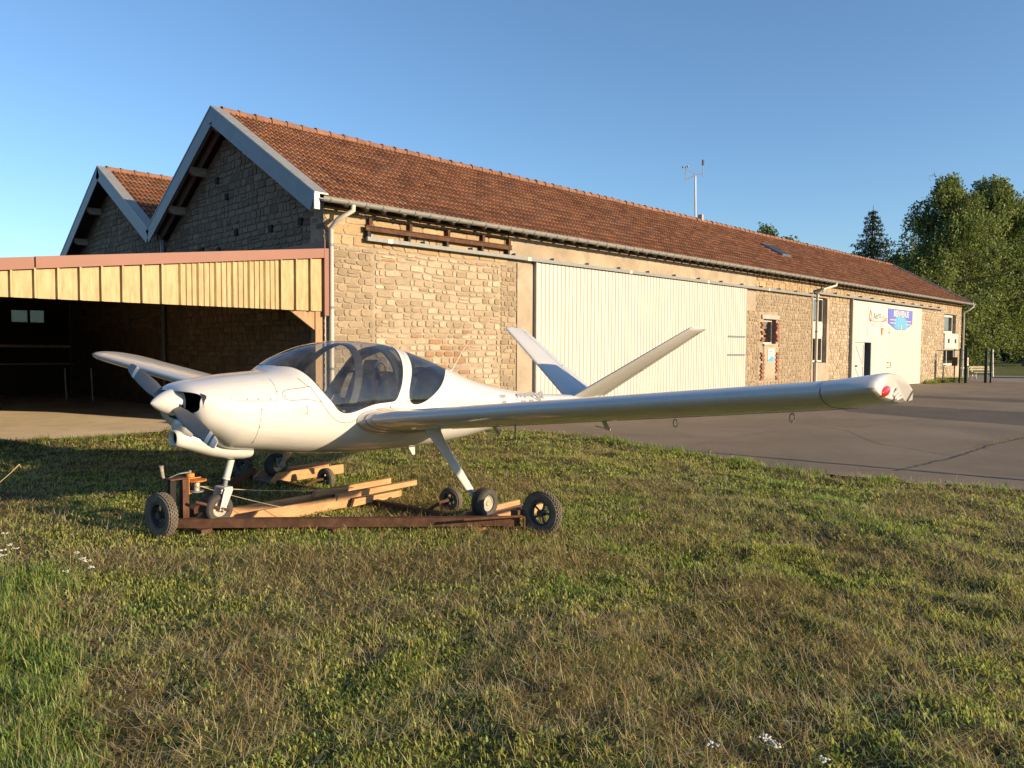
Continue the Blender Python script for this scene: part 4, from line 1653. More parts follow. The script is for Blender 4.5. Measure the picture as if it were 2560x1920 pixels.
# pitot tube under the left wing with its red cover hanging
p = under(2.03, .38, 1)
MB().tube([p + Vector((0, 0, .01)), p + Vector((.0, 0, -.12)), p + Vector((.13, 0, -.125))], .006, 8).build("pitot_tube", MAT['galv'], wl, smooth=60)
MAT['red_cloth'] = simple("red warning ribbon", (.50, .022, .016), .7, var=.15, scale=20)
q = p + Vector((.115, 0, -.125))
m = MB()
rr = []
for k in range(9):
    t = k / 8
    w = .014
    c = q + Vector((.008 * math.sin(t * 5), .006 * math.sin(t * 7), -.012 - .20 * t))
    dx = Vector((.75, .65, 0)) * w * (1 if k < 8 else .8)
    rr.append([c - dx, c + dx, c + dx + Vector((.003, -.003, 0)), c - dx + Vector((.003, -.003, 0))])
m.loft(rr)
cov = m.build("pitot_cover", MAT['red_cloth'])
cov.matrix_world = PM
tag(cov, "red cover ribbon hanging from the pitot tube under the aeroplane's wing", "ribbon")

# ---- V tail
AFT = airfoil(18, .11, 0.0)
for s in (1, -1):
    def fin_ring(t, kc=1.0, k=1.0):
        le = Vector((-5.50, s * .03, .915)).lerp(Vector((-6.06, s * 1.62, 1.955)), t)
        te = Vector((-6.44, s * .03, .905)).lerp(Vector((-6.585, s * 1.62, 1.945)), t)
        ax = (te - le)
        nrm = Vector((0, -s * .545, .838))
        c = ax.length
        mid_ = le.lerp(te, .5)
        return [mid_ + ax * ((x - .5) * kc) + nrm * (y * c * k) for x, y in AFT]
    f = MB().loft([fin_ring(0), fin_ring(.5), fin_ring(.97), fin_ring(.985, .97, .85), fin_ring(.997, .92, .5)], cap0=False).build("tail_fin", GEL, plane, smooth=40)
    for t in (.42, .93):
        R_ = fin_ring(t)
        for j in (5,):
            up_p = Vector(R_[j])
            ax = (fin_ring(t)[0] - fin_ring(t)[17]).normalized()
            spn = (Vector(fin_ring(t + .02)[j]) - up_p).normalized()
            nrm = Vector((0, -s * .545, .838))
            for off in (1, -1):
                b0 = up_p if off > 0 else Vector(R_[len(R_) - j])
                MB().bar(b0 - ax * .02 + spn * -.005, b0 + ax * .02 + spn * .005, .010, .006, up=tuple(nrm)).build("hinge_slot", MAT['dark'], f)
    P = [Vector(fin_ring(t)[6]) + Vector((0, -s * .545, .838)) * .0008 for t in np.linspace(.03, .96, 6)]
    MB().tube(P, .0022, 4).build("control_gap", MAT['seam'], f)
    P = [Vector(fin_ring(t)[len(AFT) - 6]) - Vector((0, -s * .545, .838)) * .0008 for t in np.linspace(.03, .96, 6)]
    MB().tube(P, .0022, 4).build("control_gap", MAT['seam'], f)
    # tip cap bulge
    tipp = fin_ring(.985)
    m = MB()
    c0 = Vector(tipp[17])
    MB().lathe([(-.02 + .05 * k / 8 - .03, .001 + .026 * math.sin(math.pi * k / 8)) for k in range(9)],
               Matrix.Translation(c0 + Vector((-.08, 0, .0))) @ Matrix(((0, 3, 0, 0), (1, 0, 0, 0), (0, 0, 1, 0), (0, 0, 0, 1))), 14).build("tip_bulge", GEL, f, smooth=60)

# registration letters, both sides of the tail boom
MAT['reg'] = simple("grey registration letters", (.17, .16, .17), .45, var=.04)
for s in (1,):
    for k, chh in enumerate("F-GGHL"):
        a = -3.52 - .205 * k - (.03 if k > 1 else 0)
        c = .957
        b = f_b(a - .07, c)
        n_a = (f_b(a - .17, c) - f_b(a + .03, c)) / -.20
        M = Matrix.Translation((a - .07, s * (b + .004), c)) @ Matrix.Rotation(math.atan(n_a) * -1, 4, 'Z') @ Matrix.Rotation(rad(180), 4, 'Z') @ Matrix.Rotation(rad(90), 4, 'X') @ Matrix.Rotation(rad(-14), 4, 'X')
        text_mesh("registration_letter", chh, .275, MAT['reg'], body, M, .002, bold=.006)

# antennas
MB().tube([(-2.985, 0, 1.33), (-3.20, .0, 1.59), (-3.37, 0, 1.76)], [.006, .004, .0025], 6).build("whip_antenna", MAT['white_paint'], plane)
MB().tube([(-2.975, 0, 1.325), (-2.995, 0, 1.36)], .012, 8).build("antenna_base", GEL, plane)
m = MB()
m.add([(-2.28, -.008, .56), (-2.40, -.008, .56), (-2.41, -.006, .43), (-2.37, -.006, .43), (-2.28, .008, .56), (-2.40, .008, .56), (-2.41, .006, .43), (-2.37, .006, .43)],
      [(0, 1, 2, 3), (7, 6, 5, 4), (0, 4, 5, 1), (1, 5, 6, 2), (2, 6, 7, 3), (3, 7, 4, 0)])
m.build("blade_antenna", GEL, plane)
m = MB()
m.add([(-2.62, -.006, 1.455), (-2.72, -.006, 1.42), (-2.73, -.004, 1.462), (-2.62, .006, 1.455), (-2.72, .006, 1.42), (-2.73, .004, 1.462)], [(0, 1, 2), (5, 4, 3), (0, 3, 4, 1), (1, 4, 5, 2), (2, 5, 3, 0)])
m.build("roof_fin", GEL, plane)

# ---- undercarriage
MAT['rubber'] = simple("worn tyre rubber", (.042, .040, .037), .8, var=.25, scale=14, bump=.2, bscale=80)
MAT['hub'] = simple("dusty alloy hub", (.40, .36, .30), .5, .35, var=.12, scale=20)


def wheel(parent, ctr, rad_, wid, names=("tyre", "hub"), hubmat='hub', rimr=.46, ax=None):
    M = Matrix.Translation(ctr) if ax is None else Matrix.Translation(ctr) @ ax
    r, w = rad_, wid / 2
    prof = [(-w * .55, r * .50), (-w * .85, r * .55), (-w * 1.0, r * .72), (-w * .92, r * .88), (-w * .70, r * .965), (-w * .42, r * .995)]
    for g in (-.30, -.10, .10, .30):
        prof += [(w * (g - .035), r), (w * (g - .03), r * .972), (w * (g + .03), r * .972), (w * (g + .035), r)]
    prof += [(w * .42, r * .995), (w * .70, r * .965), (w * .92, r * .88), (w * 1.0, r * .72), (w * .85, r * .55), (w * .55, r * .50)]
    ty = MB().lathe(prof, M, 40).build(names[0], MAT['rubber'], parent, smooth=35)
    hp = [(-w * .62, .0), (-w * .62, r * .2), (-w * .50, r * .42), (-w * .66, r * .50), (-w * .66, r * .53), (w * .66, r * .53), (w * .66, r * .50), (w * .50, r * .42), (w * .54, r * .2), (w * .72, r * .14), (w * .72, r * .05), (w * .66, 0)]
    hb = MB().lathe(hp, M, 32).build(names[1], MAT[hubmat], parent, smooth=35)
    return ty, hb


for s in (1, -1):
    m = MB()
    rr = []
    for t, hc, th in ((0, .105, .05), (.06, .090, .038), (.15, .078, .028), (.5, .062, .022), (.86, .048, .018), (.87, .034, .016), (1.0, .030, .016)):
        p = Vector((-1.72, s * .93, .83)).lerp(Vector((-1.72, s * 1.50, .225)), t)
        dn = Vector((0, s * .57, -.605)).normalized()
        side = Vector((0, s * .605, .57)).normalized()
        rr.append([p + Vector((1, 0, 0)) * (hc * math.cos(an)) + side * (th * math.sin(an)) for an in np.linspace(0, 2 * math.pi, 18, endpoint=False)])
    m.loft(rr)
    leg = m.build("main_gear_leg", GEL, plane, smooth=50)
    MB().tube([(-1.72, s * 1.47, .212), (-1.72, s * 1.64, .210)], .016, 10).build("axle", MAT['galv'], leg)
    wheel(leg, Vector((-1.72, s * 1.60, .212)), .140, .125)
    MB().box(-1.78, -1.66, min(s * 1.495, s * 1.52), max(s * 1.495, s * 1.52), .20, .31).build("brake_plate", MAT['galv'], leg)
# nose leg
m = MB().tube([(-.16, 0, .72), (-.085, 0, .47)], .030, 14).tube([(-.084, 0, .468), (-.078, 0, .45)], .034, 14)
nl = m.build("nose_gear_leg", MAT['white_paint'], plane, smooth=40)
MB().tube([(-.085, 0, .47), (-.062, 0, .37)], .019, 12).build("oleo_strut", MAT['galv'], nl, smooth=40)
for s in (1, -1):
    m = MB()
    m.loft([[(-.10, s * .062, .365), (-.02, s * .062, .365), (-.02, s * .078, .365), (-.10, s * .078, .365)],
            [(-.085, s * .062, .39), (-.03, s * .062, .39), (-.03, s * .076, .39), (-.085, s * .076, .39)]])
    m.loft([[(-.10, s * .066, .37), (-.015, s * .066, .37), (-.015, s * .078, .37), (-.10, s * .078, .37)],
            [(-.025, s * .066, .20), (.030, s * .066, .20), (.030, s * .078, .20), (-.025, s * .078, .20)]])
    m.build("nose_fork", MAT['white_paint'], nl)
MB().box(-.10, -.015, -.078, .078, .375, .395).build("fork_crown", MAT['white_paint'], nl, bevel=.008)
wheel(nl, Vector((0, 0, .205)), .128, .105, hubmat='hub')
MB().tube([(0, -.09, .205), (0, .09, .205)], .012, 8).build("axle", MAT['galv'], nl)

# ---- cockpit
MAT['seat'] = simple("dark grey seat cloth", (.10, .105, .115), .85, var=.2, scale=30)
MAT['panel'] = simple("instrument panel", (.022, .022, .024), .6, var=.2)
for s in (1, -1):
    m = MB()
    m.box(-1.72, -1.22, s * .25 - .20, s * .25 + .20, .78, .92)
    Mb = Matrix.Translation((-1.74, s * .25, .86)) @ Matrix.Rotation(rad(-24), 4, 'Y')
    m.box(-.06, .06, -.20, .20, .0, .52, Mb)
    m.box(-.05, .04, -.11, .11, .52, .68, Mb)
    m.build("seat", MAT['seat'], plane, bevel=.025)
m = MB()
m.add([(-.42, -.20, 1.33), (-.42, .20, 1.33), (-.80, .38, 1.24), (-.80, -.38, 1.24), (-.42, -.42, 1.0), (-.42, .42, 1.0), (-.74, .42, .98), (-.74, -.42, .98), (-.62, 0, 1.37), (-.80, 0, 1.30)],
      [(0, 1, 8), (1, 2, 9, 8), (0, 8, 9, 3), (2, 6, 7, 3, 9), (4, 5, 1, 0), (1, 5, 6, 2), (0, 3, 7, 4), (4, 7, 6, 5)])
ip = m.build("instrument_panel", MAT['panel'], plane)
for (b, c) in ((-.22, 1.16), (-.10, 1.16), (.10, 1.16), (.22, 1.16), (-.16, 1.06), (.16, 1.06)):
    MB().tube([(-.765, b, c), (-.79, b, c)], .045, 14).build("instrument", MAT['hub'], ip)
MB().box(-1.9, -.5, -.36, .36, .73, .76).build("cabin_floor", MAT['lining'], plane)
for s in (1, -1):
    MB().tube([(-1.0, s * .25, .72), (-1.06, s * .25, .95), (-1.10, s * .24, 1.05)], [.011, .011, .017], 8).build("control_stick", MAT['black_plastic'], plane)
# roll-over hoop and cross bar behind the seats
P = []
for t in np.linspace(-1.42, 1.42, 23):
    top, bot, hw, zc, eu, el = f_sec(-1.80)
    P.append((-1.80 + .10 * (abs(t) / 1.42) ** 2, (hw - .05) * math.sin(t), 1.03 + (top - .05 - 1.03) * math.cos(t)))
m = MB()
rr = []
for i, p in enumerate(P):
    q = Vector(P[min(i + 1, len(P) - 1)]) - Vector(P[max(i - 1, 0)])
    q.normalize()
    out = Vector((1, 0, 0)).cross(q)
    p = Vector(p)
    rr.append([p + Vector((.05, 0, 0)) + out * .012, p + Vector((-.05, 0, 0)) + out * .012, p + Vector((-.05, 0, 0)) - out * .012, p + Vector((.05, 0, 0)) - out * .012])
m.loft(rr)
m.build("roll_hoop", MAT['black_plastic'], plane)
# hinged canopy arch inside the windscreen
P = []
for t in np.linspace(-1.45, 1.45, 23):
    a = -1.02
    top, bot, hw, zc, eu, el = f_sec(a)
    P.append(Vector((a - .34 * math.cos(t) + .0, (hw - .035) * math.sin(t), 1.03 + (f_sec(a - .34 * math.cos(t))[0] - .035 - 1.03) * math.cos(t))))
m = MB()
rr = []
for i, p in enumerate(P):
    q = (P[min(i + 1, len(P) - 1)] - P[max(i - 1, 0)]).normalized()
    out = Vector((1, 0, 0)).cross(q).normalized()
    rr.append([p + Vector((.045, 0, 0)) + out * .008, p + Vector((-.045, 0, 0)) + out * .008, p + Vector((-.045, 0, 0)) - out * .008, p + Vector((.045, 0, 0)) - out * .008])
m.loft(rr)
m.build("canopy_arch", MAT['black_plastic'], plane)
MB().tube([(-1.83, -.47, 1.36), (-1.83, .47, 1.36)], .018, 10).build("cross_bar", MAT['black_plastic'], plane)
MB().box(-2.5, -1.95, -.42, .42, .80, 1.02).build("baggage_shelf", MAT['lining'], plane)
# headset hanging on the cross bar
hs = empty("headset", (0, 0, 0), "black aviation headset hanging from the bar inside the aeroplane cockpit", "headset")
hs.matrix_world = PM
hp = [(-1.80, .10 + .075 * math.sin(t), 1.375 + .085 * math.cos(t)) for t in np.linspace(-1.9, 1.9, 15)]
MB().tube(hp, .006, 6).build("headband", MAT['black_plastic'], hs)
for s in (-1, 1):
    c = (-1.80, .10 + s * .072, 1.335)
    MB().lathe([(-.026, .0), (-.026, .026), (-.012, .038), (.014, .038), (.026, .026), (.026, 0)], Matrix.Translation(c) @ Matrix(((1, 0, 0, 0), (0, 1, 0, 0), (0, 0, 1.35, 0), (0, 0, 0, 1))), 16).build("ear_cup", MAT['black_plastic'], hs, smooth=40)
MB().tube([(-1.80, .172, 1.29), (-1.77, .16, 1.20), (-1.79, .10, 1.16), (-1.82, .03, 1.20), (-1.82, .0, 1.33)], .004, 6).build("headset_cable", MAT['black_plastic'], hs)
# ------------------------------------------------------------------ rusty moving trolley under the aeroplane
TM_ = Matrix((fw, lf, up)).transposed().to_4x4()
TM_.translation = Vector((-5.098, -6.722, 0))
tro = empty("aircraft_trolley", (0, 0, 0), "rusty steel trolley with wheelbarrow tyres and wooden wheel ramps under the aeroplane", "trolley")
tro.matrix_world = TM_


def mk_plank(name, c0, c1):
    t = NT(name)
    g = t.noise(3, 6, .6, stretch=(.8, 9, 9), dist=.6)
    c = t.ramp(g, [(.3, c0), (.7, c1)])
    d = t.noise(7, 5, .7)
    c = t.mix(t.ramp(d, [(.55, (0, 0, 0)), (.8, (.5, .5, .5))]), c, (.20, .11, .055))
    t.set(color=c, rough=.7, spec=.25)
    t.bump(t.noise(14, 4, stretch=(.5, 8, 8)), .15, .004)
    return t.m


MAT['plank'] = mk_plank("pine plank", (.34, .175, .08), (.48, .285, .145))
MAT['plank_old'] = mk_plank("grey plank", (.16, .13, .10), (.27, .22, .17))
MAT['tread'] = simple("barrow tyre rubber", (.105, .090, .072), .9, var=.3, scale=20, bump=.2)
MAT['rim_blue'] = simple("dark steel rim", (.035, .042, .050), .5, .3, var=.25, scale=12)


def barrow_wheel(a, b, yaw=0.0, r=.19, w=.092, lean=0.0):
    M = Matrix.Translation((a, b, r - .006)) @ Matrix.Rotation(yaw, 4, 'Z') @ Matrix.Rotation(lean, 4, 'Y') @ Matrix.Rotation(rad(90), 4, 'Z')
    h = w / 2
    prof = [(-h * .5, r * .56), (-h * .9, r * .62), (-h * 1.0, r * .76), (-h * .88, r * .90), (-h * .62, r * .955), (h * .62, r * .955), (h * .88, r * .90), (h * 1.0, r * .76), (h * .9, r * .62), (h * .5, r * .56)]
    ty = MB().lathe(prof, M, 48)
    tyo = ty.build("tyre", MAT['tread'], tro, smooth=35)
    bl = MB()
    n = 34
    for k in range(n):
        an = 2 * math.pi * k / n
        for j, off in ((-.58, 0), (-.20, .5), (.20, 0), (.58, .5)):
            an2 = an + off * 2 * math.pi / n
            B = M @ Matrix.Rotation(-an2, 4, 'Y')
            rr_ = r * (.945 if abs(j) > .4 else .962)
            bl.box(rr_ - .01, rr_ + .010, h * (j - .16), h * (j + .16), -.0115, .0115, B)
    o = bl.build("tread_blocks", MAT['tread'], tyo)
    o["kind"] = "stuff"
    rm = MB().lathe([(-h * .55, r * .58), (-h * .62, r * .50), (-h * .2, r * .47), (h * .2, r * .47), (h * .62, r * .50), (h * .55, r * .58)], M, 36)
    for k in range(5):
        an = 2 * math.pi * k / 5
        p0 = M @ Vector((r * .12 * math.cos(an), 0, r * .12 * math.sin(an)))
        p1 = M @ Vector((r * .50 * math.cos(an), 0, r * .50 * math.sin(an)))
        rm.tube([p0, p1], .009, 6)
    rm.lathe([(-h * .8, 0), (-h * .8, r * .16), (h * .8, r * .16), (h * .8, 0)], M, 16)
    rm.build("rim", MAT['rim_blue'], tyo, smooth=40)


for a, b, yw, ln in ((.395, -.213, .10, .0), (-1.72, 2.25, .05, -.06), (-1.93, .99, .12, .05), (-1.94, -.957, .05, .04), (-1.80, -2.42, 0, 0)):
    barrow_wheel(a, b, yw, lean=ln, r=.19 if abs(b) > 1.1 or a > 0 else .118, w=.092 if abs(b) > 1.1 or a > 0 else .075)


def angle_iron(p, q, w=.07, h=.075, t=.007, name="frame_beam"):
    """C-section beam, open downwards/back"""
    p, q = Vector(p), Vector(q)
    d = (q - p).normalized()
    s = d.cross(Vector((0, 0, 1))).normalized()
    m = MB()
    m.bar(p + s * (w / 2), q + s * (w / 2), t, h)
    m.bar(p + Vector((0, 0, h / 2 - t / 2)), q + Vector((0, 0, h / 2 - t / 2)), w - t - .001, t)
    m.bar(p - s * (w / 2), q - s * (w / 2), t, h)
    return m.build(name, MAT['rust'], tro)


angle_iron((.27, -.19, .098), (-1.66, 2.055, .098))
angle_iron((.22, -.27, .098), (-1.78, -2.16, .098))
angle_iron((-1.66, -2.0, .058), (-1.55, 2.02, .038), .06, .05, name="cross_beam")
MB().box(-1.70, -1.60, 2.0, 2.08, .14, .20).build("wheel_bracket", MAT['rust'], tro)
MB().tube([(-1.20, 1.80, .152), (-1.60, 2.11, .155), (-1.625, 2.13, .14), (-1.625, 2.13, .02)], .013, 8).build("locking_rod", MAT['rust'], tro, smooth=60)
MB().tube([(-1.93, .99, .112), (-1.78, .99, .112), (-1.60, 1.0, .06)], .016, 8).build("wheel_stub", MAT['rust'], tro)
MB().tube([(-1.94, -.957, .112), (-1.80, -.957, .112), (-1.64, -.95, .07)], .016, 8).build("wheel_stub", MAT['rust'], tro)
MB().box(.10, .20, -.02, .08, .028, .06).build("beam_shoe", MAT['rust'], tro)
MB().box(-.62, -.52, .82, .92, .030, .06).build("beam_shoe", MAT['rust'], tro)
# mast with winch
m = MB()
m.box(.175, .232, -.21, -.155, .13, .47)
m.build("winch_post", MAT['rust'], tro)
MB().box(.25, .30, -.28, -.235, .10, .46).build("front_plate", MAT['dark'], tro)
MB().box(.17, .33, -.285, -.17, .471, .482).build("post_cap", MAT['rust'], tro)
MB().tube([(.30, -.215, .19), (.42, -.215, .19)], .012, 8).build("wheel_axle", MAT['galv'], tro)
MAT['orange'] = simple("orange enamel", (.55, .19, .03), .45, var=.2, scale=16)
wi = MB()
wi.box(.160, .170, -.235, -.175, .33, .468).box(.04, .16, -.215, -.195, .462, .468).box(.04, .16, -.215, -.195, .333, .339)
win = wi.build("winch_frame", MAT['orange'], tro)
Mw = Matrix.Translation((.075, -.205, .44)) @ Matrix.Rotation(rad(90), 4, 'X')
gear = MB().lathe([(-.006, .012), (-.006, .075), (.006, .075), (.006, .012)], Mw, 30, closed=True)
for k in range(30):
    an = 2 * math.pi * k / 30
    gear.box(.072, .082, -.006, .006, -.004, .004, Mw @ Matrix.Rotation(an, 4, 'Y'))
gear.build("winch_gear", MAT['orange'], win)
MB().lathe([(-.05, .0), (-.05, .026), (.05, .026), (.05, 0)], Matrix.Translation((.075, -.205, .395)) @ Matrix.Rotation(rad(90), 4, 'X'), 18).build("cable_drum", MAT['hub'], win)
MB().lathe([(-.005, .0), (-.005, .06), (.005, .06), (.005, 0)], Matrix.Translation((.075, -.205, .345)) @ Matrix.Rotation(rad(90), 4, 'X'), 18).build("drum_flange", MAT['galv'], win)
MB().lathe([(-.016, 0), (-.016, .036), (.016, .036), (.016, 0)], Matrix.Translation((.13, -.215, .492)) @ Matrix.Rotation(rad(90), 4, 'X'), 18).build("winch_pinion", MAT['orange'], win)
MB().tube([(.13, -.215, .50), (.13, -.215, .535)], .01, 8).build("winch_shaft", MAT['galv'], win)
m = MB().bar((.12, -.215, .522), (.22, -.235, .515), .022, .007)
m.bar((.22, -.235, .515), (.315, -.30, .465), .022, .007)
m.build("crank_arm", MAT['galv'], win)
MB().tube([(.318, -.302, .465), (.330, -.305, .50), (.338, -.31, .575), (.340, -.31, .588)], [.010, .015, .017, .021], 10).build("crank_handle", MAT['wood_grey'], win, smooth=60)
MB().tube([(.185, -.03, .285), (-.045, .105, .195)], .013, 8).build("tow_bar", MAT['rust'], tro)


# wooden channel ramps
def ramp(a0, a1, b0, b1, z, h=.12, t=.032, floor='plank_old', seed=0, nose=False):
    P = [(a0, b0 + t), (a1, b0 + t), (a1, b1 - t), (a0 if not nose else -.10, b1 - t)] + ([(.13, -.09)] if nose else [])
    k = len(P)
    fl = MB().add([(x, y, z - .028) for x, y in P] + [(x, y, z) for x, y in P], [tuple(range(k))[::-1], tuple(range(k, 2 * k))] + [(i, (i + 1) % k, k + (i + 1) % k, k + i) for i in range(k)]).build("ramp_floor", MAT[floor], tro)
    for b, e in ((b0, .0), (b1 - t, .02)):
        m = MB()
        lo = z - .045
        x0, x1 = a0 - e, a1 + e
        if nose and b > 0: x0 = -.20
        m.add([(x0, b, lo), (x1, b, lo), (x1, b, lo + h * .92), (x0 - .10, b, lo + h), (x0, b, lo + h * .35),
               (x0, b + t, lo), (x1, b + t, lo), (x1, b + t, lo + h * .92), (x0 - .10, b + t, lo + h), (x0, b + t, lo + h * .35)],
              [(0, 1, 2, 3, 4), (9, 8, 7, 6, 5), (0, 5, 6, 1), (1, 6, 7, 2), (2, 7, 8, 3), (3, 8, 9, 4), (4, 9, 5, 0)])
        m.build("ramp_board", MAT['plank'], tro)


ramp(.16, -1.36, -.17, .17, .077, h=.125, nose=True)
for (a0, a1, b, z0, z1, w) in ((-1.10, -2.14, -.115, .12, .185, .05), (-1.16, -2.26, .16, .118, .178, .06), (-1.30, -1.95, .235, .045, .115, .035)):
    m = MB()
    m.add([(a0, b - w / 2, z0), (a0, b + w / 2, z0), (a1, b + w / 2, z0 + .008), (a1 - .05, b - w / 2, z0 + .008), (a0 - .03, b - w / 2, z1), (a0 - .03, b + w / 2, z1), (a1, b + w / 2, z1), (a1 - .05, b - w / 2, z1)],
          [(0, 3, 2, 1), (4, 5, 6, 7), (0, 1, 5, 4), (1, 2, 6, 5), (2, 3, 7, 6), (3, 0, 4, 7)])
    m.build("loose_plank", MAT['plank'], tro)
MB().box(-2.05, -1.30, -.10, .10, .05, .078).build("ramp_floor", MAT['plank_old'], tro)
ramp(-1.50, -2.42, 1.45, 1.78, .0515, h=.10)
ramp(-1.52, -2.62, -1.78, -1.44, .092, h=.12)
m = MB()
m.add([(-1.56, 1.42, .02), (-1.56, 1.82, .02), (-1.38, 1.42, .02), (-1.38, 1.82, .02), (-1.58, 1.42, .075), (-1.58, 1.82, .075)], [(0, 1, 3, 2), (0, 4, 5, 1), (2, 3, 5, 4), (0, 2, 4), (1, 5, 3)])
m.build("wheel_wedge", MAT['plank'], tro)
# cables
MAT['rope'] = simple("pale cord", (.45, .38, .28), .9, var=.15, scale=30)
def sag(p, q, s, n=10):
    p, q = Vector(p), Vector(q)
    return [p.lerp(q, k / n) - Vector((0, 0, s * 4 * (k / n) * (1 - k / n))) for k in range(n + 1)]
MB().tube(sag((.07, -.17, .39), (-1.60, -.02, .17), .04), .0035, 5).build("winch_cord", MAT['rope'], tro)
MB().tube(sag((.09, -.15, .40), (-.60, .60, .14), .02), .003, 5).build("winch_cord", MAT['rope'], tro)
MB().tube(sag((-.60, .66, .128), (-1.35, 1.75, .068), .02), .004, 5).build("winch_cord", MAT['rope'], tro)
MB().tube(sag((-.2, -.62, .14), (-1.0, -.45, .05), .03), .0035, 5).build("winch_cord", MAT['rope'], tro)
# ------------------------------------------------------------------ ground, asphalt, concrete
EDGE = [(-30, 6.5), (-18, 3.9), (-14, 2.95), (-12, 2.62), (-11.17, 2.48), (-10.2, 2.05), (-9.7, 2.08), (-8.75, 1.95), (-8.12, 2.03), (-6.5, 2.45), (-5.4, 2.7), (-4.5, 2.85), (-3.1, 3.2), (-2.2, 2.6), (-1.0, 1.8), (0, 1.0), (.1, 1.0)]
_ey, _ex = np.array([e[0] for e in EDGE]), np.array([e[1] for e in EDGE])
CONC = [(-9.6, 2.7), (-6, 2.4), (-4.98, 2.15), (-3.93, 1.70), (-2.58, 1.75), (-1.4, 1.2), (0, .6)]   # front edge of the shed slab (x, y)
_cx, _cy = np.array([c[0] for c in CONC]), np.array([c[1] for c in CONC])


def edge_x(y):
    return np.interp(y, _ey, _ex)


def is_grass(x, y):
    """numpy mask: lawn area"""
    g = x < edge_x(y) + .10 * np.sin(y * 2.3) + .05 * np.sin(y * 7.1 + 1)
    g &= ~((y > np.interp(x, _cx, _cy) + .08 * np.sin(x * 5)) & (x < .2))
    g &= ~((y > -.05) & (x >= 0))
    return g


def vnoise(x, y, sc, seed):
    x, y = x * sc + seed * 17.3, y * sc + seed * 9.1
    xi, yi = np.floor(x).astype(np.int64), np.floor(y).astype(np.int64)
    fx, fy = x - xi, y - yi
    fx, fy = fx * fx * (3 - 2 * fx), fy * fy * (3 - 2 * fy)

    def h(a, b):
        n = (a * 374761393 + b * 668265263 + seed * 1274126177) & 0x7fffffff
        n = ((n ^ (n >> 13)) * 1274126177) & 0x7fffffff
        return ((n ^ (n >> 16)) & 0xffff) / 65535.0
    return (h(xi, yi) * (1 - fx) + h(xi + 1, yi) * fx) * (1 - fy) + (h(xi, yi + 1) * (1 - fx) + h(xi + 1, yi + 1) * fx) * fy


def fbm(x, y, sc, seed, o=4):
    v, a, t = 0, 1.0, 0
    for k in range(o):
        v = v + a * vnoise(x, y, sc * 2 ** k, seed + k)
        t += a
        a *= .55
    return v / t



def gh(x, y):
    """height of the lawn"""
    return .020 * np.sin(x * 1.1 + .7 * y) * np.sin(y * .9 - .4 * x + 1.3) + .010 * np.sin(x * 3.1 - y * 2.2) + (.085 * (fbm(x, y, 2.6, 61, 3) - .5) + .060 * (vnoise(x, y, 7.5, 67) - .5)) * np.clip((np.hypot(x + 3.9, y + 7.2) - 1.6) / 1.6, .25, 1)


gx = np.unique(np.concatenate([np.linspace(-400, -40, 10), np.linspace(-40, -12, 15), np.arange(-10.5, 5, .065), np.linspace(8, 60, 27), np.linspace(60, 600, 16)]))
gy_ = np.unique(np.concatenate([np.linspace(-400, -40, 10), np.linspace(-40, -15, 12), np.arange(-14, 4, .065), np.linspace(6, 60, 25), np.linspace(60, 600, 16)]))
GX, GY = np.meshgrid(gx, gy_, indexing='ij')
near = np.clip((22 - np.hypot(GX + 4, GY + 7)) / 6, 0, 1)
lawn = is_grass(GX, GY)
GZ = np.where(lawn, .012 + gh(GX, GY) * near, -.06)
GZ = np.where((GX > 42.6), np.where(GX < 55, -.03, .0), GZ)
GZ = np.where((GX > 60) | (GY > 40), -.02, GZ)
GV = np.stack([GX, GY, GZ], -1).reshape(-1, 3)
ny = len(gy_)
ii, jj = np.meshgrid(np.arange(len(gx) - 1), np.arange(ny - 1), indexing='ij')
b0 = (ii * ny + jj).ravel()
GF = np.stack([b0, b0 + ny, b0 + ny + 1, b0 + 1], 1)


def mk_soil():
    t = NT("lawn soil and thatch")
    n1 = t.noise(1.1, 5, .6)
    n2 = t.noise(22, 6, .7)
    c = t.ramp(n2, [(.3, (.03, .026, .013)), (.5, (.08, .073, .031)), (.68, (.14, .116, .056)), (.8, (.22, .17, .09))])
    c = t.mix(t.ramp(n1, [(.4, (0, 0, 0)), (.65, (.7, .7, .7))]), c, t.mix(1.0, c, (.75, 1.25, .55), 'MULTIPLY'))
    far = t.n("ShaderNodeSeparateXYZ")
    t.l(t.co(), far.inputs[0])
    f = t.ramp(t.math('DIVIDE', far.outputs[0], 100.0), [(.42, (0, 0, 0)), (.55, (1, 1, 1))])
    g = t.ramp(t.noise(.35, 5, .6), [(.3, (.075, .095, .028)), (.6, (.13, .145, .05)), (.8, (.18, .165, .075))])
    t.set(color=t.mix(f, c, g), rough=.95, spec=.1)
    t.bump(t.noise(30, 6, .7), .8, .03)
    return t.m


MAT['soil'] = mk_soil()
ground = np_mesh("ground", GV, GF, MAT['soil'], smooth=True)
ground["kind"] = "structure"


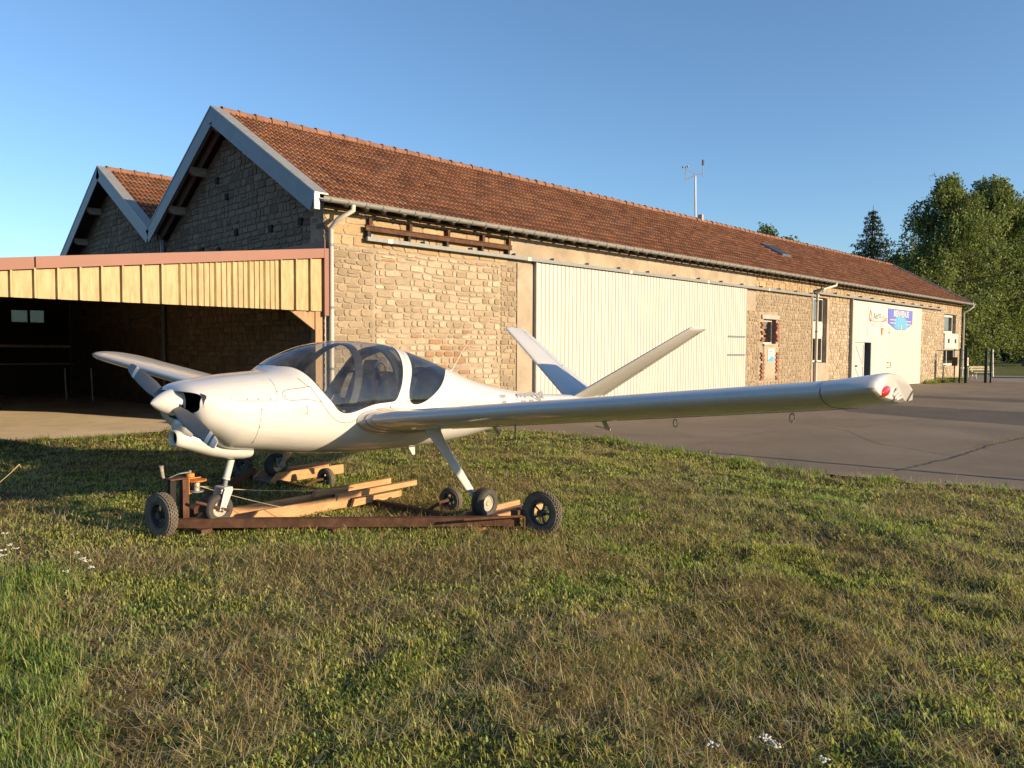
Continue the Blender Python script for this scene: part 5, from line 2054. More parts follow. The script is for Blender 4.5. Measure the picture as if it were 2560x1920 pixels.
def mk_asphalt(name, base, var=.25):
    t = NT(name)
    lo, hi = tuple(c * (1 - var) for c in base), tuple(c * (1 + var) for c in base)
    c = t.ramp(t.noise(.45, 6, .65, dist=.5), [(.3, lo), (.7, hi)])
    s = t.noise(160, 3, .8)
    c = t.mix(t.ramp(s, [(.35, (.6, .6, .6)), (.55, (0, 0, 0))]), c, tuple(x * .45 for x in base))
    s2 = t.noise(120, 2, .8)
    c = t.mix(t.ramp(s2, [(.66, (0, 0, 0)), (.74, (.8, .8, .8))]), c, tuple(min(1, x * 2.2) for x in base))
    s3 = t.noise(5, 5, .75, stretch=(2.5, .5, 1))
    c = t.mix(t.ramp(s3, [(.60, (0, 0, 0)), (.70, (.35, .35, .35))]), c, tuple(min(1, x * 1.7) for x in base))
    t.set(color=c, rough=.85, spec=.3)
    t.bump(t.noise(140, 3, .8), .5, .006)
    return t.m


MAT['asphalt'] = mk_asphalt("weathered asphalt", (.20, .155, .105))
MAT['asphalt_dark'] = mk_asphalt("darker asphalt", (.105, .085, .064))
MAT['asphalt_pale'] = mk_asphalt("pale forecourt asphalt", (.26, .215, .165))
MAT['bitumen'] = simple("black bitumen", (.012, .012, .013), .5, var=.3, scale=20)


def sheet(name, pts, z, mat, kind="structure", n=0):
    m = MB()
    m.add([(x, y, z) for x, y in pts], [tuple(range(len(pts)))])
    o = m.build(name, mat, flip=False)
    me = o.data
    if me.polygons[0].normal.z < 0: me.flip_normals()
    if kind: o["kind"] = kind
    return o


ys = np.linspace(-60, .06, 400)
ex = np.interp(ys, np.concatenate([[-60], _ey]), np.concatenate([[14], _ex])) + .07 * np.sin(ys * 2.7 + 1) + .05 * np.sin(ys * 5) + .03 * np.sin(ys * 13)
sheet("asphalt_apron", [(x, y) for x, y in zip(ex, ys)] + [(43.2, .06), (41, -4.2), (40.2, -60)], .0, MAT['asphalt'])
sheet("asphalt_forecourt", [(41.0, -4.2), (43.2, .06), (43.4, 30), (60, 34), (60, -60), (40.2, -60)], -.003, MAT['asphalt_pale'])
# two darker strips laid over the apron
R = random.Random(3)
def wavy(p, q, n=14, amp=.10, sd=0):
    R_ = random.Random(sd)
    out = []
    for k in range(n + 1):
        t = k / n
        w = amp * (math.sin(t * 5 + sd) * .6 + math.sin(t * 13 + sd * 2) * .3) + R_.uniform(-amp, amp) * .15
        out.append((p[0] + (q[0] - p[0]) * t + w, p[1] + (q[1] - p[1]) * t))
    return out
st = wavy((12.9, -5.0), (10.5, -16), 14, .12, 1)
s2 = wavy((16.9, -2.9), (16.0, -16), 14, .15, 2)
sheet("dark_strip", st + s2[::-1], .004, MAT['asphalt_dark'])
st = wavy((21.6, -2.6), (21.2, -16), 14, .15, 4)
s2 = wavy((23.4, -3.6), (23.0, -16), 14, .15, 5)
sheet("dark_strip", st + s2[::-1], .004, MAT['asphalt_dark'])
# bitumen joint along the lawn
m = MB()
jy = np.linspace(-16, -3.6, 60)
jx = np.interp(jy, [-16, -11, -6.5, -3.6], [3.9, 3.38, 2.72, 3.25])
L_ = [(x - .035 + .012 * math.sin(y * 9), y, .004) for x, y in zip(jx, jy)]
R_l = [(x + .035 + .012 * math.sin(y * 7 + 2), y, .004) for x, y in zip(jx, jy)]
m.add(L_ + R_l, [(i, 60 + i, 61 + i, i + 1) for i in range(59)])
o = m.build("bitumen_joint", MAT['bitumen'], flip=False)
o["kind"] = "structure"
# long crack across the apron
def crack(pts, w, seed):
    R_ = random.Random(seed)
    P = []
    for p, q in zip(pts, pts[1:]):
        n = int(math.hypot(q[0] - p[0], q[1] - p[1]) / .09) + 1
        for k in range(n):
            t = k / n
            P.append((p[0] + (q[0] - p[0]) * t + R_.uniform(-.022, .022), p[1] + (q[1] - p[1]) * t + R_.uniform(-.022, .022)))
    m = MB()
    vs = []
    for i, (x, y) in enumerate(P):
        q = P[min(i + 1, len(P) - 1)]
        p = P[max(i - 1, 0)]
        dx, dy = q[0] - p[0], q[1] - p[1]
        L = math.hypot(dx, dy) + 1e-6
        ww = w * R_.uniform(.3, 1.3)
        vs += [(x - dy / L * ww, y + dx / L * ww, .005), (x + dy / L * ww, y - dx / L * ww, .005)]
    m.add(vs, [(2 * i, 2 * i + 1, 2 * i + 3, 2 * i + 2) for i in range(len(P) - 1)])
    o = m.build("asphalt_crack", MAT['bitumen'], flip=False)
    o["kind"] = "structure"
    return P


CR = crack([(3.0, -9.6), (5.2, -9.75), (7.2, -9.7), (9.2, -9.85), (12, -10.3)], .018, 3)
crack([(6.0, -2.2), (9, -3.4), (13, -4.6), (17.5, -5.6)], .012, 5)
crack([(5.2, -9.75), (6.1, -8.2), (7.9, -7.0), (9.2, -5.0), (9.0, -3.4)], .008, 6)
crack([(12.9, -5.0), (18.0, -4.2), (24, -4.6), (31, -4.0)], .012, 7)
crack([(3.4, -6.2), (6.2, -6.0), (9.0, -6.9), (12.4, -7.2)], .007, 8)
# shed slab
slab_pts = [(x, y + .06 * math.sin(x * 6)) for x, y in zip(np.linspace(-9.44, -.002, 50), np.interp(np.linspace(-9.44, -.002, 50), _cx, _cy))]


def mk_slab():
    t = NT("dusty concrete slab")
    c = t.ramp(t.noise(.7, 6, .65, dist=.4), [(.3, (.52, .43, .315)), (.55, (.68, .57, .42)), (.75, (.76, .65, .50))])
    d = t.noise(1.2, 6, .75, stretch=(.7, 1.2, 1), dist=1.0)
    c = t.mix(t.ramp(d, [(.60, (0, 0, 0)), (.70, (.85, .85, .85))]), c, (.055, .042, .030))
    t.set(color=c, rough=.9, spec=.2)
    t.bump(t.noise(60, 4), .3, .006)
    return t.m


MAT['slab'] = mk_slab()
sheet("shed_floor", slab_pts + [(-.002, 17.15), (-9.44, 17.15)], .022, MAT['slab'])
# worn earth strip between the slab and the lawn
sheet("path_edge", [(x, y - .38 + .07 * math.sin(x * 4)) for x, y in slab_pts] + [(x, y + .2) for x, y in slab_pts[::-1]], .016, simple("trodden earth", (.36, .28, .185), .95, var=.35, scale=9, bump=.6, bscale=40, bdist=.02))

# ------------------------------------------------------------------ signs on the doors
MAT['sign_white'] = simple("white sign board", (.50, .475, .44), .5, var=.02, scale=2)
MAT['sign_black'] = simple("black print", (.03, .028, .03), .6)
MAT['sign_red'] = simple("red print", (.50, .045, .035), .55, var=.12, scale=9)
MAT['sign_grey'] = simple("grey print", (.42, .40, .38), .6)
MAT['sign_blue'] = simple("violet blue print", (.095, .12, .42), .5, var=.06, scale=2)
MAT['sign_cyan'] = simple("cyan print", (.09, .30, .48), .5, var=.10, scale=3)
MAT['sign_yel'] = simple("yellow print", (.62, .42, .08), .5)
FM = lambda x, z, y=-.118: Matrix.Translation((x, y, z)) @ Matrix.Rotation(rad(90), 4, 'X')
s1 = empty("club_sign", (28.7, -.11, 3.0), "white flying club board with red and black lettering beside the blue welcome board", "sign")
s1.location = (0, 0, 0)
MB().box(27.48, 29.86, -.115, -.10, 2.34, 3.66).build("board", MAT['sign_white'], s1)
text_mesh("lettering", "Aéro", .46, MAT['sign_black'], s1, FM(28.55, 3.28) @ Matrix.Rotation(rad(6), 4, 'Z'), .003)
text_mesh("lettering", "Club", .36, MAT['sign_red'], s1, FM(29.42, 3.16) @ Matrix.Rotation(rad(4), 4, 'Z'), .003)
text_mesh("lettering", "EPINAL - DOGNEVILLE", .185, MAT['sign_grey'], s1, FM(28.68, 2.84), .003)
m = MB()
for k in range(9):
    a = k / 8 * 5.2
    m.tube([(27.72 + .10 * math.cos(a) * (1 + .2 * (k % 2)), -.118, 3.25 + .26 * math.sin(a)), (27.72 + .09 * math.cos(a + .8), -.118, 3.25 + .24 * math.sin(a + .8))], .022, 5)
m.tube([(27.7, -.118, 3.08), (28.3, -.118, 3.0), (29.1, -.118, 3.03), (29.7, -.118, 3.10)], .014, 5)
m.build("emblem", MAT['sign_red'], s1)
def shield(cx, cz, w, h, y, mat, par, name, half=None):
    P = [(-.5, .5), (.5, .5), (.5, -.05), (.3, -.35), (0, -.5), (-.3, -.35), (-.5, -.05)]
    if half == 'r': P = [(0, .5), (.5, .5), (.5, -.05), (.3, -.35), (0, -.5)]
    m = MB()
    vs = [(cx + a * w, y, cz + b * h) for a, b in P]
    m.add(vs + [(a, y + .004, c) for a, _, c in vs], [tuple(range(len(P)))])
    return m.build(name, mat, par)
shield(29.20, 2.56, .34, .36, -.118, MAT['sign_red'], s1, "crest")
shield(29.22, 2.53, .26, .28, -.121, MAT['sign_yel'], s1, "crest_half", 'r')
m = MB()
for k in range(7):
    a = .8 + k * .65
    m.tube([(28.1 + .13 * math.cos(a), -.117, 2.56 + .15 * math.sin(a)), (28.1 + .13 * math.cos(a + .6), -.117, 2.56 + .15 * math.sin(a + .6))], .010, 5)
m.build("round_logo", MAT['sign_grey'], s1)

s2 = empty("welcome_sign", (31.6, -.1, 3.0), "blue BIENVENUE welcome board with pointed lower edge on the white hangar door", "sign")
s2.location = (0, 0, 0)
P = [(29.97, 3.69), (33.32, 3.69), (33.32, 3.02), (32.3, 2.72), (31.1, 2.70), (29.97, 3.0)]
m = MB()
m.add([(x, -.102, z) for x, z in P] + [(x, -.086, z) for x, z in P], [tuple(range(6)), tuple(range(11, 5, -1))] + [(i, (i + 1) % 6, 6 + (i + 1) % 6, 6 + i) for i in range(6)])
m.build("board", MAT['sign_blue'], s2)
m = MB()
P = [(31.0, 3.34), (32.2, 3.34), (32.75, 2.86), (32.3, 2.745), (31.1, 2.725), (30.75, 2.84)]
m.add([(x, -.1045, z) for x, z in P], [tuple(range(6))])
m.build("printed_field", MAT['sign_cyan'], s2)
text_mesh("lettering", "BIENVENUE", .40, MAT['sign_white'], s2, FM(31.72, 3.47, -.106), .003, bold=.012)
for (x, z) in ((30.6, 3.17), (30.6, 3.02), (32.75, 3.14), (32.75, 2.99)):
    m = MB()
    for k in range(6):
        m.box(x - .34 + k * .12, x - .34 + k * .12 + .085, -.106, -.103, z - .025, z + .025)
    m.build("small_print", MAT['sign_white'], s2)
MB().lathe([(-.002, 0), (-.002, .07), (.002, .07), (.002, 0)], Matrix.Translation((31.75, -.107, 2.90)), 16).build("emblem", MAT['sign_yel'], s2)
MB().box(31.70, 31.80, -.108, -.104, 2.70, 2.84).build("emblem", MAT['sign_white'], s2)
m = MB()
R = random.Random(8)
for k in range(16):
    m.box(30.75 + k * .145, 30.75 + k * .145 + R.uniform(.06, .11), -.089, -.086, 2.44, 2.44 + R.uniform(.06, .10))
for x in (31.2, 31.5, 31.8, 32.4): m.box(x, x + .12, -.089, -.086, 2.60, 2.66)
ln = m.build("small_print", MAT['sign_grey'], s2)
m = MB()
m.bar((30.12, -.088, 2.66), (30.20, -.088, 2.74), .004, .05).bar((30.10, -.088, 2.58), (30.18, -.088, 2.50), .004, .05).bar((30.26, -.088, 2.62), (30.26, -.088, 2.52), .004, .05, up=(1, 0, 0))
m.build("round_logo", MAT['sign_black'], s2)
n1 = empty("notice_board", (18.5, 0, 1.5), "small blue and white notice under the brick-edged window", "notice")
n1.location = (0, 0, 0)
MB().box(18.29, 18.77, -.022, -.008, 1.24, 1.73).build("board", MAT['sign_white'], n1)
m = MB()
m.add([(18.30, -.024, 1.25), (18.76, -.024, 1.25), (18.76, -.024, 1.42), (18.55, -.024, 1.46), (18.42, -.024, 1.38), (18.30, -.024, 1.33)], [tuple(range(6))])
m.build("printed_field", MAT['sign_cyan'], n1)
MB().box(18.36, 18.62, -.024, -.021, 1.60, 1.63).box(18.36, 18.55, -.024, -.021, 1.54, 1.56).build("small_print", MAT['sign_blue'], n1)

# ------------------------------------------------------------------ mast with wind instruments on the ridge
am = empty("weather_mast", (15, RY, RZ), "thin double mast with wind vane and anemometer on the roof ridge", "mast")
am.location = (0, 0, 0)
MX = 19.70
MB().tube([(MX, RY - .02, RZ - .1), (MX, RY - .02, RZ + 1.80)], .024, 8).build("mast_tube", MAT['zinc_dark'], am)
MB().tube([(MX + .30, RY + .1, RZ - .1), (MX + .22, RY + .1, RZ + 1.85)], .018, 8).build("mast_tube", MAT['white_paint'], am)
MB().tube([(MX - .70, RY, RZ + 1.50), (MX, RY, RZ + 1.78), (MX + .60, RY, RZ + 1.98)], .018, 6).build("cross_arm", MAT['zinc_dark'], am)
MB().tube([(MX - .70, RY, RZ + 1.92), (MX + .2, RY, RZ + 1.84)], .012, 6).build("cross_arm", MAT['galv'], am)
MB().tube([(MX - .70, RY, RZ + 1.37), (MX - .70, RY, RZ + 1.98)], .016, 6).build("instrument_arm", MAT['zinc_dark'], am)
MB().tube([(MX + .60, RY, RZ + 1.84), (MX + .60, RY, RZ + 2.4)], [.016, .016], 6).build("instrument_arm", MAT['zinc_dark'], am)
MB().box(MX + .55, MX + .66, RY - .02, RY + .02, RZ + 2.30, RZ + 2.52).build("wind_vane", MAT['black_plastic'], am)
for k in range(3):
    a = 2 * math.pi * k / 3 + .4
    c = Vector((MX - .70 + .11 * math.cos(a), RY + .11 * math.sin(a), RZ + 2.0))
    MB().tube([(MX - .70, RY, RZ + 2.0), c], .006, 5).tube([c - Vector((0, .0, .035)), c + Vector((0, 0, .035))], .035, 8).build("anemometer_cup", MAT['black_plastic'], am)
vc_ = empty("roof_vent", (0, 0, 0), "dark domed vent cowl beside the mast foot on the ridge", "vent")
MB().lathe([(0, .13), (-.10, .15), (-.20, .16), (-.27, .13), (-.31, .07), (-.32, 0)], Matrix.Translation((MX + .32, RY, RZ - .02)) @ Matrix.Rotation(rad(90), 4, 'X'), 16).build("cowl", MAT['black_plastic'], vc_, smooth=40)
MB().box(MX + .40, MX + .52, RY - .12, RY + .08, RZ - .02, RZ + .24).build("vent_throat", MAT['concrete_grey'], vc_)

# ------------------------------------------------------------------ gate, bench, posts at the far end
MAT['green_steel'] = simple("dark green steel", (.006, .020, .016), .75, var=.2, scale=6)
gt = empty("gate", (39, -1.5, 0), "dark green steel gate with slim rails across the forecourt end", "gate")
gt.location = (0, 0, 0)
for (x, y, w) in ((37.72, -1.12, .04), (38.0, -1.34, .065), (39.42, -1.93, .065), (39.62, -2.12, .04)):
    MB().box(x - w, x + w, y - w, y + w, -.05, 1.88 if w > .05 else 1.85).build("gate_post", MAT['green_steel'], gt)
for (z, r) in ((.30, .03), (1.62, .022)):
    MB().tube([(39.62, -2.2, z), (43.4, -9, z)], r, 6).build("gate_rail", MAT['green_steel'], gt)
MB().tube([(39.62, -2.2, 1.05), (43.4, -9, 1.05)], .02, 6).build("gate_rail", MAT['green_steel'], gt)
for z in (.25, 1.75):
    MB().tube([(37.5, -.02, z), (37.72, -1.12, z), (38.0, -1.34, z)], .02, 6).build("gate_rail", MAT['green_steel'], gt)
nb = empty("gate_notice", (0, 0, 0), "small white notice with red print fixed to the green gate post", "notice")
MB().box(37.88, 38.12, -1.425, -1.41, .93, 1.36).build("board", MAT['sign_white'], nb)
MB().box(37.95, 38.05, -1.429, -1.426, 1.05, 1.28).build("print", MAT['sign_red'], nb)
lb = MB().box(37.62, 37.82, -.98, -.74, .92, 1.34).box(37.60, 37.84, -1.0, -.72, 1.34, 1.38).build("letter_box", MAT['black_plastic'], bevel=.02)
tag(lb, "black box on a short post between the hangar wall and the gate", "letter box")
ps = MB().tube([(37.72, -.86, -.02), (37.72, -.86, .93)], .03, 8).build("box_post", MAT['green_steel'])
ps.parent = gt
bn = empty("park_bench", (45.4, 0, 0), "weathered wooden bench with curved pale metal legs beyond the gate", "bench")
bn.location = (0, 0, 0)
MAT['bench_wood'] = simple("weathered bench wood", (.36, .31, .22), .8, var=.2, scale=8)
bd = Vector((.80, -.60, 0))          # bench direction
bo = Vector((45.2, .35, 0))
bf = Vector((-.60, -.80, 0))         # facing
for k in range(3):
    p = bo + bf * (.13 + .12 * k)
    MB().bar(p + Vector((0, 0, .44)), p + bd * 1.35 + Vector((0, 0, .44)), .10, .035).build("seat_slat", MAT['bench_wood'], bn)
for k in range(2):
    p = bo + bf * (.02 - .04 * k)
    MB().bar(p + Vector((0, 0, .60 + .15 * k)), p + bd * 1.35 + Vector((0, 0, .60 + .15 * k)), .035, .11).build("back_slat", MAT['bench_wood'], bn)
for t in (.18, 1.17):
    p = bo + bd * t
    q = lambda f_, z: p + bf * f_ + Vector((0, 0, z))
    MB().tube([q(.42, .42), q(.34, .30), q(.36, .15), q(.46, 0)], .025, 6).build("leg", MAT['white_paint'], bn)
    MB().tube([q(-.06, .80), q(.02, .42), q(.08, .2), q(-.04, 0)], .025, 6).build("leg", MAT['white_paint'], bn)
wpst = MB().tube([(52.0, .65, 0), (52.15, .75, 1.85)], .055, 8).build("marker_pole", MAT['white_paint'])
tag(wpst, "slim white pole leaning slightly on the forecourt behind the gate", "pole")
lw = MB().tube([(44.6, 3.2, .62), (49.8, 1.6, .62)], .05, 6).tube([(44.6, 3.2, 0), (44.6, 3.2, .62)], .05, 6).tube([(49.8, 1.6, 0), (49.8, 1.6, .62)], .05, 6).build("barrier_rail", MAT['bench_wood'])
tag(lw, "low pale wooden barrier rail behind the park bench", "barrier")
# ------------------------------------------------------------------ vegetation
def mk_leaf(name, trans=.35, rough=.6, mul=(1, 1, 1)):
    t = NT(name)
    a = t.n("ShaderNodeAttribute", attribute_name="tint")
    c = t.mix(1.0, a.outputs["Color"], mul, 'MULTIPLY')
    t.set(color=c, rough=rough, spec=.25)
    tr = t.n("ShaderNodeBsdfTranslucent")
    t.l(t.mix(1.0, c, (1.15, 1.25, .6), 'MULTIPLY'), tr.inputs[0])
    mx = t.n("ShaderNodeMixShader")
    mx.inputs[0].default_value = trans
    t.l(t.b.outputs[0], mx.inputs[1])
    t.l(tr.outputs[0], mx.inputs[2])
    t.l(mx.outputs[0], t.out.inputs[0])
    return t.m


MAT['leaf'] = mk_leaf("leaf")
MAT['needle'] = mk_leaf("needle", .12)
MAT['grass'] = mk_leaf("grass blade", .48, .55)
MAT['bark'] = simple("tree bark", (.085, .070, .055), .9, var=.4, scale=6, bump=.5, bscale=14, bdist=.03, stretch=(2, 2, .5))
MAT['birch_bark'] = simple("birch bark", (.34, .32, .29), .85, var=.45, scale=4, stretch=(.6, .6, 4))


def from_px(px, depth, z=0.0):
    d = _f + _r2 * ((px - 1280) / FPX)
    p = CAM_LOC + d * depth
    return Vector((p.x, p.y, z))


def leaf_quads(P, size, rng, aspect=.6, down=0.0):
    """P (n,3) -> V (4n,3), F; random orientation"""
    n = len(P)
    d = rng.normal(size=(n, 3))
    d[:, 2] -= down
    d /= np.linalg.norm(d, axis=1)[:, None]
    e = rng.normal(size=(n, 3))
    e -= d * np.sum(d * e, 1)[:, None]
    e /= np.linalg.norm(e, axis=1)[:, None]
    s = size * rng.uniform(.6, 1.35, n)[:, None]
    V = np.empty((n, 4, 3))
    V[:, 0] = P - d * s * .5
    V[:, 1] = P + e * s * aspect * .5
    V[:, 2] = P + d * s * .5
    V[:, 3] = P - e * s * aspect * .5
    F = np.arange(4 * n).reshape(n, 4)
    return V.reshape(-1, 3), F


def tint(n, rep, rng, cols, var=.25):
    cols = np.array(cols)
    k = rng.integers(0, len(cols), n)
    c = cols[k] * (1 + rng.normal(0, var, (n, 1))).clip(.4, 1.8)
    return np.repeat(c, rep, 0)


def birch(name, base, H, Rc, label, seed, low=.05, nb=70, nstr=15, lsize=.26, group=None, cols=None):
    rng = np.random.default_rng(seed)
    t = empty(name, base, label, "tree", group)
    tr = MB()
    lean = rng.normal(0, .02 * H, 2)
    trunk = [Vector((lean[0] * (k / 8) ** 2, lean[1] * (k / 8) ** 2, H * .97 * k / 8)) for k in range(9)]
    r0 = H * .020
    tr.tube(trunk, [r0 * (1 - .93 * k / 8) for k in range(9)], 9)
    pts = []
    br = MB()
    for b in range(nb):
        u = rng.uniform(low + .08, .985)
        h = H * u
        az = rng.uniform(0, 2 * math.pi)
        prof = (1 - ((u - .42) / .60) ** 1.45) if u > .42 else (.72 + .28 * (u / .42))
        L = Rc * max(.10, prof) * rng.uniform(.62, 1.12)
        rise = rng.uniform(.15, .65) * (1.0 if u < .8 else 1.8)
        o = Vector((lean[0] * u * u, lean[1] * u * u, h))
        d = Vector((math.cos(az), math.sin(az), 0))
        path = [o + d * (L * s) + Vector((0, 0, L * rise * (s - .55 * s * s))) for s in (0, .25, .5, .75, 1)]
        br.tube(path, [r0 * .28 * (1 - .85 * s) * (1 - u * .6) for s in (0, .25, .5, .75, 1)], 5)
        for s_ in range(nstr):
            s = rng.uniform(.18, 1.0) ** .8
            i = min(3, int(s * 4))
            p = path[i].lerp(path[i + 1], s * 4 - i)
            p = np.array(p) + rng.normal(0, .35, 3)
            dl = rng.uniform(.6, 2.6) * (.5 + .5 * (1 - u)) + .25
            n = int(dl / .11) + 4
            q = np.linspace(0, 1, n)[:, None]
            drift = rng.normal(0, .28, 2)
            st = p + np.concatenate([q * drift[0] + np.array(d)[0] * q * .25, q * drift[1] + np.array(d)[1] * q * .25, -q * dl + .35 * np.sin(q * 3) * (u > .85)], 1)
            st += rng.normal(0, .10, st.shape)
            pts.append(st)
    P = np.concatenate(pts)
    P = P[P[:, 2] > .15]
    V, F = leaf_quads(P, lsize, rng, .62, .9)
    cols = cols or [(.13, .17, .052), (.10, .14, .040), (.165, .195, .066), (.20, .215, .082), (.075, .11, .034)]
    tr.build("trunk", MAT['bark'], t, smooth=60)
    br.build("limbs", MAT['bark'], t, smooth=60)
    np_mesh("crown", V, F, MAT['leaf'], t, tint(len(P), 4, rng, cols))
    return t


def broadleaf(name, base, H, Rc, label, seed, n=9000, lsize=.42, cols=None, group=None, low=.18):
    rng = np.random.default_rng(seed)
    t = empty(name, base, label, "tree", group)
    m = MB()
    m.tube([(0, 0, 0), (.1, 0, H * .3), (.0, .2, H * .75)], [H * .022, H * .017, H * .005], 8)
    cl = []
    for k in range(46):
        u = rng.uniform(low, 1)
        az = rng.uniform(0, 2 * math.pi)
        rr = Rc * math.sqrt(max(.04, 1 - ((u - .50) / .52) ** 2)) * rng.uniform(.45, 1)
        c = np.array([rr * math.cos(az), rr * math.sin(az), H * u * .96])
        cl.append((c, Rc * rng.uniform(.20, .40)))
        if k < 16:
            m.tube([(0, 0, H * u * .55), tuple(c * .6 + np.array([0, 0, H * u * .2])), tuple(c)], [H * .007, H * .004, .02], 5)
    per = n // len(cl)
    P = []
    for c, r in cl:
        d = rng.normal(size=(per, 3))
        d /= np.linalg.norm(d, axis=1)[:, None]
        P.append(c + d * (r * rng.uniform(.35, 1.05, per)[:, None] ** .6) * np.array([1, 1, .8]))
    P = np.concatenate(P)
    P = P[P[:, 2] > .3]
    V, F = leaf_quads(P, lsize, rng, .7)
    cols = cols or [(.040, .062, .018), (.055, .078, .024), (.030, .048, .016)]
    m.build("trunk", MAT['bark'], t, smooth=60)
    np_mesh("crown", V, F, MAT['leaf'], t, tint(len(P), 4, rng, cols))
    return t


def spruce(base, H, Rb, label, seed):
    rng = np.random.default_rng(seed)
    t = empty("spruce_tree", base, label, "tree")
    MB().tube([(0, 0, 0), (0, 0, H)], [H * .018, .02], 8).build("trunk", MAT['bark'], t)
    P, D = [], []
    h = H * .08
    while h < H * .985:
        u = h / H
        L = Rb * (1 - u) ** .85 * rng.uniform(.85, 1.12) + .12
        nb = 9 if u < .8 else 6
        a0 = rng.uniform(0, 6)
        for k in range(nb):
            az = a0 + 2 * math.pi * k / nb + rng.normal(0, .15)
            Lk = L * rng.uniform(.65, 1.15)
            n = int(Lk / .026) + 6
            s = rng.uniform(.05, 1, n)
            wdt = .30 * Lk * np.sin(np.pi * np.clip(s, .05, 1) ** .8) * .8 + .05
            off = rng.normal(0, 1, n) * wdt * .5
            z = h + Lk * (.10 - .42 * s + .26 * s * s) + rng.normal(0, .05, n) - np.abs(rng.normal(0, .10, n))
            P.append(np.stack([math.cos(az) * Lk * s - math.sin(az) * off, math.sin(az) * Lk * s + math.cos(az) * off, z], 1))
        h += H * .024 * rng.uniform(.8, 1.25)
    P = np.concatenate(P)
    V, F = leaf_quads(P, .26, rng, .30, .5)
    np_mesh("crown", V, F, MAT['needle'], t, tint(len(P), 4, rng, [(.020, .038, .020), (.030, .050, .026), (.045, .062, .034), (.015, .028, .015)]))
    return t


birch("birch_tree", from_px(2362, 72), 17.9, 6.0, "weeping birch whose foliage hangs to the ground behind the hangar corner", 1, low=.0, nb=190, nstr=24, lsize=.22)
birch("birch_tree", from_px(2462, 82), 19.8, 8.8, "tall weeping birch with thick bare trunk beyond the forecourt lawn", 2, low=.12, nb=190, nstr=24, lsize=.25)
spruce(from_px(2172, 66), 14.2, 5.2, "dark conical spruce rising behind the hangar's far end", 3)
birch("leafy_tree", from_px(1905, 62), 11.6, 2.6, "leafy treetop peeping over the roof ridge near the mast", 4, nb=40, nstr=9, cols=[(.05, .085, .03), (.07, .11, .04)])
birch("leafy_tree", from_px(1955, 66), 11.2, 2.0, "smaller leafy treetop over the ridge on the skylight side", 5, nb=30, nstr=9, cols=[(.05, .085, .03), (.07, .11, .04)])
broadleaf("dense_tree", from_px(2262, 92), 13.5, 3.6, "dark bushy tree between the spruce and the weeping birch", 6, 9000, .36)
birch("birch_tree", from_px(2562, 96), 20.5, 9.0, "broad drooping birch at the forecourt edge beside the thick bare trunk", 12, low=.05, nb=190, nstr=24, lsize=.27)
gl = "dark tree at the far edge of the lawn beyond the gate"
for k, (px, dp, H, Rc) in enumerate(((2440, 128, 16, 6.5), (2520, 150, 22, 8.5), (2595, 104, 21, 7.5), (2700, 135, 23, 8.5), (2820, 120, 20, 7))):
    broadleaf("dense_tree", from_px(px, dp), H, Rc, gl, 20 + k, 9000, .55, [(.022, .036, .012), (.032, .048, .016), (.018, .028, .010)], "dark trees beyond the lawn", low=.06)

# wooded skyline on the sides the camera does not look to (seen in reflections)
rng = np.random.default_rng(99)
pts = []
for az in np.linspace(rad(128), rad(380), 420):
    d = 230 + 18 * math.sin(az * 9) + rng.uniform(-8, 8)
    H = 12 + 5 * math.sin(az * 5) + 3 * math.sin(az * 17) + rng.uniform(-1.5, 1.5)
    n = 60
    u = rng.uniform(0, 1, n)
    pts.append(np.stack([CAM_LOC.x + (d + rng.normal(0, 4, n)) * math.cos(az) + rng.normal(0, 2, n), CAM_LOC.y + (d + rng.normal(0, 4, n)) * math.sin(az) + rng.normal(0, 2, n), u * H], 1))
P = np.concatenate(pts)
V, F = leaf_quads(P, 3.0, rng, .8)
wd = np_mesh("far_woods", V, F, MAT['leaf'], None, tint(len(P), 4, rng, [(.022, .034, .014), (.03, .045, .02)]))
tag(wd, "distant dark line of woods along the edge of the airfield", "woods", kind="stuff")

# ------------------------------------------------------------------ mown lawn: blades, clippings, clover
def blades(x, y, z, L, w, az, lean, bend, col0, col1):
    """five-vertex blades: V, F, C"""
    n = len(x)
    d = np.stack([np.cos(az), np.sin(az), np.zeros(n)], 1)
    s = np.stack([-np.sin(az), np.cos(az), np.zeros(n)], 1)
    b = np.stack([x, y, z], 1)
    l1, l2 = lean, np.clip(lean + bend, -.2, 1.75)
    m = b + (d * np.sin(l1)[:, None] + np.array([0, 0, 1]) * np.cos(l1)[:, None]) * (L * .55)[:, None]
    t = m + (d * np.sin(l2)[:, None] + np.array([0, 0, 1]) * np.cos(l2)[:, None]) * (L * .45)[:, None]
    m[:, 2] = np.maximum(m[:, 2], z + .004)
    t[:, 2] = np.maximum(t[:, 2], z + .003)
    hw = (w * .5)[:, None]
    V = np.stack([b - s * hw, b + s * hw, m - s * hw * .85, m + s * hw * .85, t], 1).reshape(-1, 3)
    k = np.arange(n)[:, None] * 5
    F = np.concatenate([k + np.array([0, 1, 3]), k + np.array([0, 3, 2]), k + np.array([2, 3, 4])], 0)
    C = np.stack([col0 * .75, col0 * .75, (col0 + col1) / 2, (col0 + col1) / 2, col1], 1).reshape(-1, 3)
    return V, F, C


rng = np.random.default_rng(42)
GREEN = np.array([(.50, .49, .11), (.38, .41, .085), (.60, .55, .16), (.26, .31, .064), (.66, .58, .18)])
STRAW = np.array([(.78, .63, .34), (.70, .54, .27), (.82, .70, .42), (.58, .42, .21), (.74, .57, .30)])
BROWN = np.array([(.40, .25, .135), (.48, .31, .165), (.30, .19, .10)])
AZ0 = math.atan2(_f.y, _f.x)
parts = []


